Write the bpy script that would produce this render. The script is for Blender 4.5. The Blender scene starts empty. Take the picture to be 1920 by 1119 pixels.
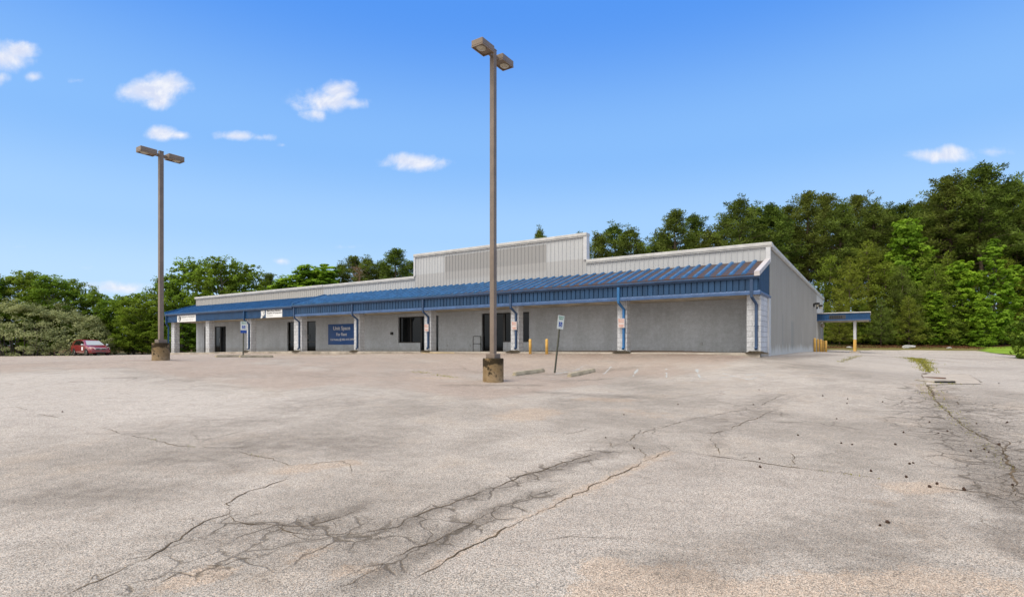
import bpy, bmesh, math, random
import numpy as np
from mathutils import Vector, Matrix
random.seed(7); RNG = np.random.default_rng(7)
scene = bpy.context.scene
COL = scene.collection
R = math.radians

# ------------------------------------------------------------------ terrain height (metres, camera stands at 0,0)
CP = np.array([(0,0,0),(-8,0,-.02),(8,0,0),(0,6,.16),(-9,6,.14),(9,6,.22),(0,-12,-.3),(-25,-12,-.3),(25,-12,-.3),(-.52,15,.48),(.05,17,.56),(1.08,18.5,.61),
 (1.44,18.2,.52),(2.82,18.2,.56),(-13.18,20.2,.95),(-15.56,28,.88),(-13.15,29.3,.8),(-14.28,28.6,.9),(-22.68,40.96,.87),(-17.95,37.83,.96),(-8.04,31.26,1.04),
 (1,25.27,1.11),(4.74,22.8,1.15),(8.13,20.55,1.14),(9.14,19.88,1.13),(17.17,32.08,1.12),(7.16,38.71,1.1),(-2.84,45.33,1.03),(-12.85,51.96,.95),(-21.18,57.48,.8),
 (16.31,30.25,1.09),(22.22,39.17,1.05),(27.36,46.92,1),(19.87,54.27,1),(7.37,62.56,1),(-10.14,74.15,1),(-45.3,58,.41),(-46.96,50,.44),(-33.42,52,.65),(-45.06,53,.43),
 (29.24,46,.98),(35.85,49,1.02),(43.5,50,.98),(38.87,41,.67),(11,14,.63),(11.27,19,.7),(11.62,12.5,.48),(24.16,26,.41),(-40,25,.45),(-60,30,.2),(-60,80,.6),
 (0,100,1.6),(60,90,2),(70,40,1.4),(-100,50,.5),(100,60,2),(60,0,.2),(-60,-10,-.2),(48,58,1.65),(33,58,1.6),(33,55,1.42),(40,55,1.45),(48,60,1.8),(60,55,1.5)], float)
def _phi(r2): return np.where(r2 > 0, .5*r2*np.log(r2+1e-12), 0)
def _solve():
    n = len(CP); d2 = ((CP[:,None,:2]-CP[None,:,:2])**2).sum(2)
    K = _phi(d2)+6.0*np.eye(n); P = np.c_[np.ones(n), CP[:,:2]]
    M = np.block([[K,P],[P.T,np.zeros((3,3))]])
    return np.linalg.solve(M, np.r_[CP[:,2],0,0,0])
WT = _solve()
def H(X, Y):
    X = np.clip(np.asarray(X,float),-100,100); Y = np.clip(np.asarray(Y,float),-14,110)
    d2 = (X[...,None]-CP[:,0])**2+(Y[...,None]-CP[:,1])**2
    return _phi(d2)@WT[:-3]+WT[-3]+WT[-2]*X+WT[-1]*Y
def hz(x, y): return float(H(np.array([x]), np.array([y]))[0])

# building frame: origin at the store's front right corner, local x to the right along the front, y into the building
TH = R(33.52); CX, CY = 10.54, 22.074
def W(t, d):
    c, s = math.cos(TH), math.sin(TH)
    return (CX-c*t+s*d, CY+s*t+c*d)

# ------------------------------------------------------------------ tagging helpers
def tag(o, label=None, cat=None, group=None, kind=None):
    if label: o['label'] = label
    if cat: o['category'] = cat
    if group: o['group'] = group
    if kind: o['kind'] = kind
    return o
def empty(name, loc=(0,0,0), rz=0, label=None, cat=None, group=None):
    o = bpy.data.objects.new(name, None); COL.objects.link(o)
    o.location = loc; o.rotation_euler = (0,0,rz); o.empty_display_size = .2
    return tag(o, label, cat, group)
def link(name, mesh, parent=None, loc=None, rz=0):
    o = bpy.data.objects.new(name, mesh); COL.objects.link(o)
    if parent: o.parent = parent
    if loc: o.location = loc
    if rz: o.rotation_euler = (0,0,rz)
    return o
def copy_tree(o, parent=None):
    c = o.copy(); COL.objects.link(c); c.parent = parent
    for ch in list(o.children): copy_tree(ch, c)
    return c

# ------------------------------------------------------------------ mesh builder
class MB:
    def __init__(s): s.v=[]; s.f=[]; s.m=[]
    def add(s, vs, fs, mi=0):
        b=len(s.v); s.v+= [tuple(p) for p in vs]; s.f+= [tuple(i+b for i in f) for f in fs]; s.m+= [mi]*len(fs); return s
    def box(s,x0,x1,y0,y1,z0,z1,mi=0):
        if x0>x1:x0,x1=x1,x0
        if y0>y1:y0,y1=y1,y0
        vs=[(x,y,z) for z in (z0,z1) for x,y in ((x0,y0),(x1,y0),(x1,y1),(x0,y1))]
        return s.add(vs,[(3,2,1,0),(4,5,6,7),(0,1,5,4),(1,2,6,5),(2,3,7,6),(3,0,4,7)],mi)
    def bevbox(s,x0,x1,y0,y1,z0,z1,b,mi=0):
        if x0>x1:x0,x1=x1,x0
        if y0>y1:y0,y1=y1,y0
        def ring(i,z): return [(x0+b+i,y0+i,z),(x1-b-i,y0+i,z),(x1-i,y0+b+i,z),(x1-i,y1-b-i,z),(x1-b-i,y1-i,z),(x0+b+i,y1-i,z),(x0+i,y1-b-i,z),(x0+i,y0+b+i,z)]
        rs=[ring(b,z0),ring(0,z0+b),ring(0,z1-b),ring(b,z1)]
        vs=[p for r in rs for p in r]; fs=[tuple(reversed(range(8))),tuple(range(24,32))]
        for k in range(3):
            for i in range(8): j=(i+1)%8; fs.append((k*8+i,k*8+j,k*8+8+j,k*8+8+i))
        return s.add(vs,fs,mi)
    def extrude(s,prof,a,b,axis='x',mi=0):          # prof: closed polygon in the other two axes
        n=len(prof)
        def pt(p,q):
            return (q,p[0],p[1]) if axis=='x' else ((p[0],q,p[1]) if axis=='y' else (p[0],p[1],q))
        vs=[pt(p,a) for p in prof]+[pt(p,b) for p in prof]
        fs=[tuple(range(n)),tuple(range(2*n-1,n-1,-1))]+[(i,n+i,n+(i+1)%n,(i+1)%n) for i in range(n)]
        return s.add(vs,fs,mi)
    def tube(s,pts,rad,n=8,mi=0,caps=True):
        pts=[Vector(p) for p in pts]; rad=rad if isinstance(rad,(list,tuple)) else [rad]*len(pts)
        b=len(s.v); ref=None
        for k,p in enumerate(pts):
            d=(pts[min(k+1,len(pts)-1)]-pts[max(k-1,0)]).normalized()
            if ref is None: ref = d.orthogonal().normalized()
            u=(ref-d*ref.dot(d)).normalized(); ref=u; w=d.cross(u)
            for i in range(n):
                a=2*math.pi*i/n; s.v.append(tuple(p+(u*math.cos(a)+w*math.sin(a))*rad[k]))
        for k in range(len(pts)-1):
            for i in range(n):
                j=(i+1)%n; s.f.append((b+k*n+i,b+k*n+j,b+(k+1)*n+j,b+(k+1)*n+i)); s.m.append(mi)
        if caps:
            s.f.append(tuple(b+i for i in reversed(range(n)))); s.m.append(mi)
            s.f.append(tuple(b+(len(pts)-1)*n+i for i in range(n))); s.m.append(mi)
        return s
    def lathe(s,prof,n=20,c=(0,0),mi=0):            # prof: (radius, z) bottom to top
        b=len(s.v)
        for r,z in prof:
            for i in range(n):
                a=2*math.pi*i/n; s.v.append((c[0]+r*math.cos(a),c[1]+r*math.sin(a),z))
        for k in range(len(prof)-1):
            for i in range(n):
                j=(i+1)%n; s.f.append((b+k*n+i,b+k*n+j,b+(k+1)*n+j,b+(k+1)*n+i)); s.m.append(mi)
        s.f.append(tuple(b+i for i in reversed(range(n)))); s.m.append(mi)
        s.f.append(tuple(b+(len(prof)-1)*n+i for i in range(n))); s.m.append(mi)
        return s
    def quad(s,a,b,c,d,mi=0): return s.add([a,b,c,d],[(0,1,2,3)],mi)
    def build(s,name,mats,parent=None,smooth=False,loc=None,rz=0):
        me=bpy.data.meshes.new(name); me.from_pydata(s.v,[],s.f)
        for m in (mats if isinstance(mats,(list,tuple)) else [mats]): me.materials.append(m)
        me.polygons.foreach_set('material_index',s.m)
        if smooth: me.polygons.foreach_set('use_smooth',[True]*len(s.f))
        me.update()
        bm=bmesh.new(); bm.from_mesh(me); bmesh.ops.recalc_face_normals(bm,faces=bm.faces); bm.to_mesh(me); bm.free()
        return link(name,me,parent,loc,rz)

# ------------------------------------------------------------------ material helper
class NT:
    def __init__(s,name):
        s.mat=bpy.data.materials.new(name); s.mat.use_nodes=True; s.t=s.mat.node_tree; s.n=s.t.nodes
        s.bsdf=s.n['Principled BSDF']; s.out=s.n['Material Output']
    def L(s,a,b): s.t.links.new(a,b)
    def S(s,inp,val):
        if hasattr(val,'is_output') or isinstance(val,bpy.types.NodeSocket): s.L(val,inp)
        else:
            if inp.type=='RGBA' and not hasattr(val,'__len__'): val=(val,val,val,1)
            if inp.type=='RGBA' and len(val)==3: val=(*val,1)
            inp.default_value=val
    def node(s,typ,**kw):
        n=s.n.new(typ)
        for k,v in kw.items(): setattr(n,k,v)
        return n
    def coord(s,which='Object'): return s.node('ShaderNodeTexCoord').outputs[which]
    def attr(s,name):
        return s.node('ShaderNodeAttribute',attribute_name=name).outputs
    def scale(s,vec,sc,rot=(0,0,0)):
        m=s.node('ShaderNodeMapping'); s.L(vec,m.inputs[0]); m.inputs['Scale'].default_value=sc if hasattr(sc,'__len__') else (sc,)*3
        m.inputs['Rotation'].default_value=rot; return m.outputs[0]
    def noise(s,vec,scale=5,detail=4,rough=.55,dist=0,out=0):
        n=s.node('ShaderNodeTexNoise'); s.L(vec,n.inputs['Vector']); n.inputs['Scale'].default_value=scale
        n.inputs['Detail'].default_value=detail; n.inputs['Roughness'].default_value=rough; n.inputs['Distortion'].default_value=dist
        return n.outputs[out]
    def voro(s,vec,scale=5,feature='F1',out='Distance',rand=1):
        n=s.node('ShaderNodeTexVoronoi',feature=feature); s.L(vec,n.inputs['Vector']); n.inputs['Scale'].default_value=scale
        n.inputs['Randomness'].default_value=rand; return n.outputs[out]
    def math(s,op,a,b=0.0,c=None,clamp=False):
        n=s.node('ShaderNodeMath',operation=op,use_clamp=clamp); s.S(n.inputs[0],a); s.S(n.inputs[1],b)
        if c is not None: s.S(n.inputs[2],c)
        return n.outputs[0]
    def smooth(s,x,a,b,lo=0.0,hi=1.0):
        n=s.node('ShaderNodeMapRange',interpolation_type='SMOOTHSTEP'); s.S(n.inputs[0],x)
        for i,v in enumerate((a,b,lo,hi)): n.inputs[i+1].default_value=v
        return n.outputs[0]
    def lin(s,x,a,b,lo=0.0,hi=1.0):
        n=s.node('ShaderNodeMapRange'); s.S(n.inputs[0],x)
        for i,v in enumerate((a,b,lo,hi)): n.inputs[i+1].default_value=v
        return n.outputs[0]
    def mix(s,f,a,b,typ='MIX'):
        n=s.node('ShaderNodeMix',data_type='RGBA',blend_type=typ); s.S(n.inputs[0],f); s.S(n.inputs[6],a); s.S(n.inputs[7],b); return n.outputs[2]
    def sep(s,vec):
        n=s.node('ShaderNodeSeparateXYZ'); s.L(vec,n.inputs[0]); return n.outputs
    def comb(s,x=0.0,y=0.0,z=0.0):
        n=s.node('ShaderNodeCombineXYZ'); s.S(n.inputs[0],x); s.S(n.inputs[1],y); s.S(n.inputs[2],z); return n.outputs[0]
    def bump(s,h,strength=.3,dist=.01):
        n=s.node('ShaderNodeBump'); s.L(h,n.inputs['Height']); n.inputs['Strength'].default_value=strength; n.inputs['Distance'].default_value=dist
        s.L(n.outputs[0],s.bsdf.inputs['Normal']); return n
    def set(s,col=None,rough=None,spec=None,metal=None):
        i=s.bsdf.inputs
        if col is not None: s.S(i['Base Color'],col)
        if rough is not None: s.S(i['Roughness'],rough)
        if spec is not None: s.S(i['Specular IOR Level'],spec)
        if metal is not None: s.S(i['Metallic'],metal)
        return s.mat
def pm(name,col,rough=.6,var=.18,sc=6,spec=.4,metal=0,bump=0,streak=0):
    k=NT(name); co=k.coord(); 
    v=k.scale(co,(sc,sc,sc*(.12 if streak else 1)))
    n=k.noise(v,1,5,.6); n2=k.noise(co,sc*9,3,.6)
    f=k.math('ADD',k.math('MULTIPLY',n,.75),k.math('MULTIPLY',n2,.25))
    f=k.smooth(f,.3,.7)
    a=tuple(c*(1-var) for c in col); b=tuple(min(1,c*(1+var)) for c in col)
    if bump: k.bump(n2,bump,.01)
    return k.set(k.mix(f,a,b),rough,spec,metal)

# ------------------------------------------------------------------ materials
def mat_cmu(name,base,dark,rough_amt=.8,mortar=.85):
    k=NT(name); x,y,z=k.sep(k.coord()); u=k.math('ADD',x,y)
    vec=k.comb(u,z,0.0)
    b=k.node('ShaderNodeTexBrick'); k.L(vec,b.inputs['Vector']); b.inputs['Scale'].default_value=1.0
    b.inputs['Brick Width'].default_value=.405; b.inputs['Row Height'].default_value=.203; b.inputs['Mortar Size'].default_value=.008
    b.inputs['Mortar Smooth'].default_value=.4; b.offset=.5
    b.inputs['Color1'].default_value=(.93,.93,.93,1); b.inputs['Color2'].default_value=(1,1,1,1); b.inputs['Mortar'].default_value=(mortar,)*3+(1,)
    co=k.coord(); n=k.noise(co,1.1,5,.6); n2=k.noise(co,38,4,.7); n3=k.noise(co,9,4,.6); vs=k.noise(k.scale(co,(3,3,.25)),1,4,.6)
    c=k.mix(k.smooth(k.math('ADD',k.math('MULTIPLY',n,.6),k.math('MULTIPLY',vs,.4)),.38,.62),dark,base)
    c=k.mix(k.smooth(n2,.55,.78),c,tuple(v*.80 for v in dark))
    mt=k.math('ADD',k.lin(k.noise(co,7,5,.7),.3,.7,.88,1.12),k.lin(k.noise(co,17,4,.7),.3,.7,-.09,.09)); c=k.mix(1.0,c,k.comb(mt,mt,mt),'MULTIPLY')
    c=k.mix(1.0,c,b.outputs['Color'],'MULTIPLY')
    dirt=k.math('MULTIPLY',k.smooth(z,1.45,1.15),k.smooth(n3,.35,.6))
    c=k.mix(k.math('MULTIPLY',dirt,.4),c,(.25,.2,.13))
    hgt=k.math('ADD',k.math('ADD',k.math('MULTIPLY',n2,.5),n3),k.math('MULTIPLY',b.outputs['Fac'],-.12 if mortar>.9 else -.7))
    k.bump(hgt,rough_amt,.035); return k.set(c,.85,.25)
def mat_parapet(name,base,patch=False,tan=False):
    k=NT(name); co=k.coord(); x,y,z=k.sep(co)
    st=k.noise(k.scale(co,(5,5,.35)),1,5,.6); n=k.noise(co,.7,4,.6); pan=k.noise(k.comb(k.math('FLOOR',k.math('DIVIDE',x,.905)),0.0,0.0),7,0)
    f=k.math('ADD',k.math('MULTIPLY',st,.5),k.math('ADD',k.math('MULTIPLY',n,.25),k.math('MULTIPLY',pan,.25)))
    c=k.mix(k.smooth(f,.36,.66),tuple(v*.90 for v in base),base)
    if patch:
        n5=k.math('MULTIPLY',k.math('SUBTRACT',k.noise(co,3,3),.5),.06)
        px=k.math('MULTIPLY',k.smooth(k.math('ADD',x,n5),-17.38,-17.34),k.smooth(k.math('ADD',x,n5),-10.47,-10.51))
        pz=k.math('MULTIPLY',k.smooth(z,6.72,6.70),k.smooth(z,5.2,5.45))
        c=k.mix(k.math('MULTIPLY',k.math('MULTIPLY',px,pz),.92),c,(.265,.257,.25))
        low=k.smooth(k.math('ADD',z,k.math('MULTIPLY',st,.08)),5.86,5.80)
        c=k.mix(k.math('MULTIPLY',low,.7),c,(.36,.35,.34))
    k.bump(k.noise(k.scale(co,(14,14,.6)),1,3),.05,.02)
    drip=k.smooth(k.noise(k.scale(co,(11,11,.18)),1,4,.7),.6,.78)
    c=k.mix(k.math('MULTIPLY',drip,.22),c,(.36,.345,.32))
    return k.set(c,.5,.35)
def mat_side():
    k=NT('grey_side_siding'); co=k.coord(); x,y,z=k.sep(co)
    st=k.noise(k.scale(co,(4,4,.2)),1,5,.6); n=k.noise(co,.5,4,.6)
    c=k.mix(k.smooth(k.math('ADD',k.math('MULTIPLY',st,.5),k.math('MULTIPLY',n,.5)),.38,.62),(.275,.268,.252),(.305,.298,.282))
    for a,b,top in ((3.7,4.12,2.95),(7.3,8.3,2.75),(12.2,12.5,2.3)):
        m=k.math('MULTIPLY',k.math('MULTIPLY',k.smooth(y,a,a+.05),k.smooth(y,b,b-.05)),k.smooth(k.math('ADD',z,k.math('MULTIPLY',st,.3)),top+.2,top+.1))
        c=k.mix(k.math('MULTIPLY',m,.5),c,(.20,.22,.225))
    e=k.noise(k.scale(co,(6,6,.5)),1,5,.65)
    m=k.math('MULTIPLY',k.smooth(k.math('SUBTRACT',z,k.math('MULTIPLY',e,1.1)),1.02,.62),.75)
    c=k.mix(m,c,(.5,.53,.55))
    m2=k.smooth(y,23.3,23.36); m2=k.math('MULTIPLY',m2,.8); c=k.mix(m2,c,(.47,.48,.48))
    return k.set(c,.5,.35)
def mat_roof():
    k=NT('rusty_blue_roof_pans'); co=k.coord(); x,y,z=k.sep(co)
    n=k.noise(k.scale(co,(2.2,.35,.35)),1,5,.65); n2=k.noise(co,7,4,.65)
    g=k.smooth(k.math('ADD',x,k.math('MULTIPLY',k.math('SUBTRACT',n,.5),12)),-18.5,-7.5)
    rust=k.math('MULTIPLY',g,k.smooth(k.math('ADD',k.math('MULTIPLY',n,.6),k.math('MULTIPLY',n2,.4)),.36,.5))
    blue=k.mix(k.smooth(n,.35,.65),(.014,.058,.13),(.022,.08,.172)); br=k.mix(n2,(.045,.027,.02),(.085,.048,.034))
    return k.set(k.mix(k.math('MULTIPLY',rust,.95),blue,br),.6,.25)
def mat_asphalt():
    k=NT('old_asphalt'); co=k.coord(); at=k.attr('stain_shade')['Color']; sr,sg,sb=k.sep(at)
    at2=k.attr('zone')['Color']; za,zb,zc=k.sep(at2)
    big=k.noise(co,.22,6,.6); mid=k.noise(co,1.1,6,.62); fine=k.noise(co,30,5,.75)
    st1=k.voro(co,135,'F1','Color'); s1=k.sep(st1)[0]; st2=k.voro(co,240,'F1','Color'); s2=k.sep(st2)[1]
    d1=k.voro(co,135,'F1','Distance')
    c=k.mix(k.smooth(k.math('ADD',k.math('MULTIPLY',big,.55),k.math('MULTIPLY',mid,.45)),.38,.64),(.350,.311,.262),(.555,.502,.436))
    c=k.mix(k.math('MULTIPLY',k.smooth(mid,.5,.7),.4),c,(.37,.295,.215)); z2=k.sep(k.attr('zone2')['Color'])[0]; c=k.mix(k.math('MULTIPLY',z2,.6),c,(.45,.40,.345))
    big2=k.noise(co,.55,6,.65,.6); c=k.mix(k.math('MULTIPLY',k.smooth(big2,.54,.70),.30),c,(.25,.215,.175))
    c=k.mix(k.math('MULTIPLY',zb,.75),c,(.56,.51,.45))                                        # pale bleached zones
    pk=k.math('MULTIPLY',za,k.smooth(k.noise(co,.5,5,.6),.25,.55)); c=k.mix(k.math('MULTIPLY',pk,.8),c,k.mix(mid,(.385,.305,.245),(.49,.405,.335)))
    rd=k.math('MULTIPLY',zc,k.smooth(mid,.25,.6)); c=k.mix(k.math('MULTIPLY',rd,.75),c,(.205,.145,.115))
    nz=k.math('ADD',k.math('MULTIPLY',k.noise(co,4.5,6,.7),.5),k.math('MULTIPLY',fine,.5))
    tanm=k.smooth(k.math('ADD',sg,k.math('MULTIPLY',k.math('SUBTRACT',nz,.5),3.4)),.26,.66); c=k.mix(k.math('MULTIPLY',tanm,.72),c,(.52,.415,.315))
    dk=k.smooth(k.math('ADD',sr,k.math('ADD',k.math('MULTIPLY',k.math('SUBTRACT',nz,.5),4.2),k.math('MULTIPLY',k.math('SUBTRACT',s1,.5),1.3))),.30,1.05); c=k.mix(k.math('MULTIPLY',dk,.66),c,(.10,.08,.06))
    # aggregate: pale and dark stones
    fac=k.math('MULTIPLY',k.math('SUBTRACT',s1,.5),1.0); val=k.math('ADD',1.0,k.math('ADD',k.math('MULTIPLY',fac,.85),k.math('MULTIPLY',k.math('SUBTRACT',s2,.5),.6)))
    val=k.math('MULTIPLY',val,k.lin(fine,.25,.75,.72,1.28))
    pit=k.smooth(k.math('ADD',d1,k.math('MULTIPLY',fine,.5)),.72,.98); val=k.math('MULTIPLY',val,k.math('SUBTRACT',1.0,k.math('MULTIPLY',pit,.55)))
    c=k.mix(1.0,c,k.comb(val,val,val),'MULTIPLY')
    tint=k.mix(k.smooth(s2,.75,.95),(1,1,1),(1.12,.96,.84)); c=k.mix(1.0,c,tint,'MULTIPLY')
    # alligator cracking and hairline cracks
    wob=k.node('ShaderNodeTexNoise'); k.L(co,wob.inputs['Vector']); wob.inputs['Scale'].default_value=2.3; wob.inputs['Detail'].default_value=5
    va=k.node('ShaderNodeVectorMath',operation='MULTIPLY_ADD'); k.L(wob.outputs['Color'],va.inputs[0]); va.inputs[1].default_value=(.55,.55,0); k.L(co,va.inputs[2])
    e1=k.voro(va.outputs[0],2.6,'DISTANCE_TO_EDGE'); e2=k.voro(va.outputs[0],.42,'DISTANCE_TO_EDGE')
    flat=k.scale(va.outputs[0],(1,1,0))
    crk=k.math('MULTIPLY',k.smooth(e1,.042,.008),k.smooth(k.math('ADD',sb,k.math('MULTIPLY',k.math('SUBTRACT',mid,.5),1.2)),.3,.75))
    hair=k.math('MULTIPLY',k.smooth(e2,.0085,.0025),k.smooth(k.noise(co,.35,3),.5,.64))
    e3=k.voro(va.outputs[0],8.5,'DISTANCE_TO_EDGE'); crumb=k.math('MULTIPLY',k.smooth(k.math('ADD',e3,k.math('MULTIPLY',k.math('SUBTRACT',fine,.5),.16)),.07,.0),k.smooth(k.math('ADD',sb,k.math('MULTIPLY',k.math('SUBTRACT',k.noise(co,5,5,.7),.5),2.2)),.62,1.0))
    crk=k.math('MAXIMUM',crk,k.math('MULTIPLY',crumb,.75))
    c=k.mix(k.math('MULTIPLY',k.math('MAXIMUM',crk,k.math('MULTIPLY',hair,.7)),.72),c,(.075,.058,.04))
    hh=k.math('SUBTRACT',k.math('ADD',k.math('MULTIPLY',s1,.6),k.math('MULTIPLY',fine,.8)),k.math('MULTIPLY',crk,1.5))
    k.bump(hh,.55,.008)
    return k.set(c,.88,.22)
M={}
M['cmu_white']=mat_cmu('white_split_block',(.60,.61,.63),(.49,.50,.52),.85,.66)
M['cmu']=mat_cmu('painted_grey_block',(.50,.535,.58),(.435,.465,.50),.6,.92)
M['par']=mat_parapet('white_parapet_siding',(.445,.45,.455))
M['parhigh']=mat_parapet('patched_parapet_siding',(.465,.47,.475),patch=True)
M['partan']=mat_parapet('tan_parapet_siding',(.42,.40,.37))
M['coping']=pm('coping_metal',(.50,.49,.47),.45,.14,3)
M['side']=mat_side()
M['trim_white']=pm('white_trim',(.52,.52,.53),.5,.1,4)
M['rake']=pm('weathered_rake_trim',(.50,.46,.46),.45,.14,3)
M['roof']=mat_roof()
M['rib']=pm('blue_roof_rib',(.030,.108,.24),.5,.3,3,.2,0,0,1)
M['roofblue']=pm('blue_roof',(.014,.075,.19),.5,.25,1.5,.3)
M['fascia']=pm('blue_fascia',(.017,.055,.125),.5,.28,2.0,.3,0,0,1)
M['fascia2']=pm('bright_blue_fascia',(.012,.055,.14),.5,.2,1.5,.3)
M['gutter']=pm('blue_gutter',(.035,.072,.15),.45,.25,2)
M['trimblue']=pm('blue_trim',(.05,.10,.215),.45,.25,2)
M['spout']=pm('dull_blue_spout',(.03,.062,.13),.5,.2,3)
M['spoutbright']=pm('bright_blue_spout',(.025,.135,.33),.4,.2,3)
M['soffit']=pm('stained_soffit',(.47,.42,.34),.8,.35,1.2)
M['slab']=pm('walk_concrete',(.34,.30,.25),.9,.35,1.5,.2,0,.3)
M['curbyellow']=pm('faded_yellow_curb',(.46,.37,.22),.9,.4,3)
M['darkmound']=pm('rough_dark_brown',(.05,.04,.028),.95,.5,8,.1,0,.8)
M['frame']=pm('bronze_frame',(.018,.016,.015),.4,.2,4)
M['inside']=pm('dark_interior',(.02,.02,.02),.9,.2,2)
M['rust']=pm('rust_brown',(.12,.06,.03),.8,.3,6)
def mat_glass():
    k=NT('dark_window_glass'); return k.set((.004,.005,.006),.05,.22)
M['glass']=mat_glass()
M['bronze']=pm('bronze_pole_paint',(.185,.142,.110),.5,.16,2.2,.45)
M['bronze2']=pm('bronze_lamp_paint',(.205,.155,.115),.5,.12,4,.45)
def mat_polebase():
    k=NT('stained_pole_base'); co=k.coord(); x,y,z=k.sep(co)
    n=k.noise(co,4,6,.65); n2=k.noise(co,26,5,.7); s=k.noise(k.scale(co,(5,5,.8)),1,5,.7)
    c=k.mix(k.smooth(n,.35,.65),(.20,.135,.065),(.32,.235,.14)); c=k.mix(k.smooth(n2,.5,.75),c,(.16,.095,.04))
    m=k.smooth(k.math('ADD',k.math('MULTIPLY',k.math('SUBTRACT',n,.5),2.0),k.math('ADD',k.math('MULTIPLY',s,.6),k.lin(z,0,.7,-.22,.36))),.34,.60)
    c=k.mix(m,c,k.mix(n2,(.018,.013,.008),(.06,.042,.02))); k.bump(n2,.7,.015); return k.set(c,.9,.2)
M['polebase']=mat_polebase()
M['lens']=pm('lamp_lens',(.42,.38,.30),.15,.15,14,.5)
M['stop']=pm('wheel_stop_concrete',(.36,.31,.22),.9,.3,5,.2,0,.5)
M['bollard']=pm('yellow_bollard_paint',(.62,.37,.09),.55,.2,5)
M['post']=pm('green_sign_post',(.085,.085,.06),.6,.25,6)
M['signwhite']=pm('sign_white',(.62,.66,.62),.4,.08,5)
M['banner']=pm('banner_white',(.72,.72,.72),.6,.06,4)
M['signgreen']=pm('sign_green',(.10,.30,.18),.5,.1,5)
M['signblue']=pm('sign_blue',(.02,.075,.33),.4,.1,5)
M['rentblue']=pm('rent_board_blue',(.009,.07,.26),.45,.12,1.2)
M['letter']=pm('white_lettering',(.68,.70,.73),.5,.05,4)
M['dark']=pm('dark_print',(.05,.05,.055),.6,.2,6)
M['greyprint']=pm('grey_print',(.32,.33,.31),.6,.2,9)
M['red']=pm('red_print',(.52,.30,.25),.5,.15,6)
M['pinkpaper']=pm('faded_sign_face',(.54,.47,.45),.5,.1,6)
M['steel']=pm('galvanised_steel',(.33,.34,.35),.4,.15,5,.5,.4)
M['black']=pm('black_metal',(.015,.015,.015),.5,.2,5)
M['cone']=pm('brown_seed_ball',(.045,.022,.012),.8,.4,60)
M['crack']=pm('crack_fill',(.11,.08,.05),.95,.55,4,.1)
M['paint']=pm('worn_pale_paint',(.44,.45,.43),.8,.18,9,.2)
M['rock']=pm('pale_rock',(.36,.35,.33),.9,.3,4,.2,0,.6)
M['pavement']=pm('drain_concrete',(.40,.345,.285),.9,.22,2.5,.2,0,.4)
M['bark']=pm('pine_bark',(.115,.085,.062),.9,.35,4,.15,0,.8)
M['bark2']=pm('grey_bark',(.13,.115,.095),.9,.3,4,.15,0,.8)
M['twig']=pm('dead_twigs',(.24,.15,.095),.9,.25,4)
def mat_leaf(name,dark,lite,warm,tr=.3,objvar=.25):
    k=NT(name); t=k.attr('tint')['Fac']; oi=k.node('ShaderNodeObjectInfo').outputs['Random']
    c=k.mix(k.smooth(t,.1,.9),dark,lite); c=k.mix(k.math('MULTIPLY',oi,objvar),c,warm)
    k.set(c,.65,.04); tl=k.node('ShaderNodeBsdfTranslucent'); k.L(k.mix(1.0,c,(1.25,1.3,.7),'MULTIPLY'),tl.inputs['Color'])
    ms=k.node('ShaderNodeMixShader'); ms.inputs[0].default_value=tr; k.L(k.bsdf.outputs[0],ms.inputs[1]); k.L(tl.outputs[0],ms.inputs[2]); k.L(ms.outputs[0],k.out.inputs['Surface'])
    return k.mat
M['pine']=mat_leaf('pine_needles',(.034,.062,.012),(.175,.245,.046),(.17,.165,.042),.32,.5)
M['pineyoung']=mat_leaf('young_pine_needles',(.046,.080,.010),(.235,.315,.042),(.22,.21,.035),.32,.55)
M['lime']=mat_leaf('lime_leaves',(.08,.16,.012),(.32,.46,.04),(.18,.30,.032),.40,.6)
M['hard']=mat_leaf('hardwood_leaves',(.042,.085,.008),(.19,.30,.033),(.21,.24,.03),.36,.5)
M['shrub']=mat_leaf('shrub_leaves',(.04,.08,.010),(.19,.28,.035),(.15,.19,.025),.35,.6)
M['mound']=mat_leaf('silvery_vine_leaves',(.10,.125,.045),(.40,.415,.195),(.3,.3,.12),.25,.12)
M['grassblade']=mat_leaf('weed_blades',(.14,.15,.02),(.36,.34,.07),(.3,.25,.08),.3,.4)

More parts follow.
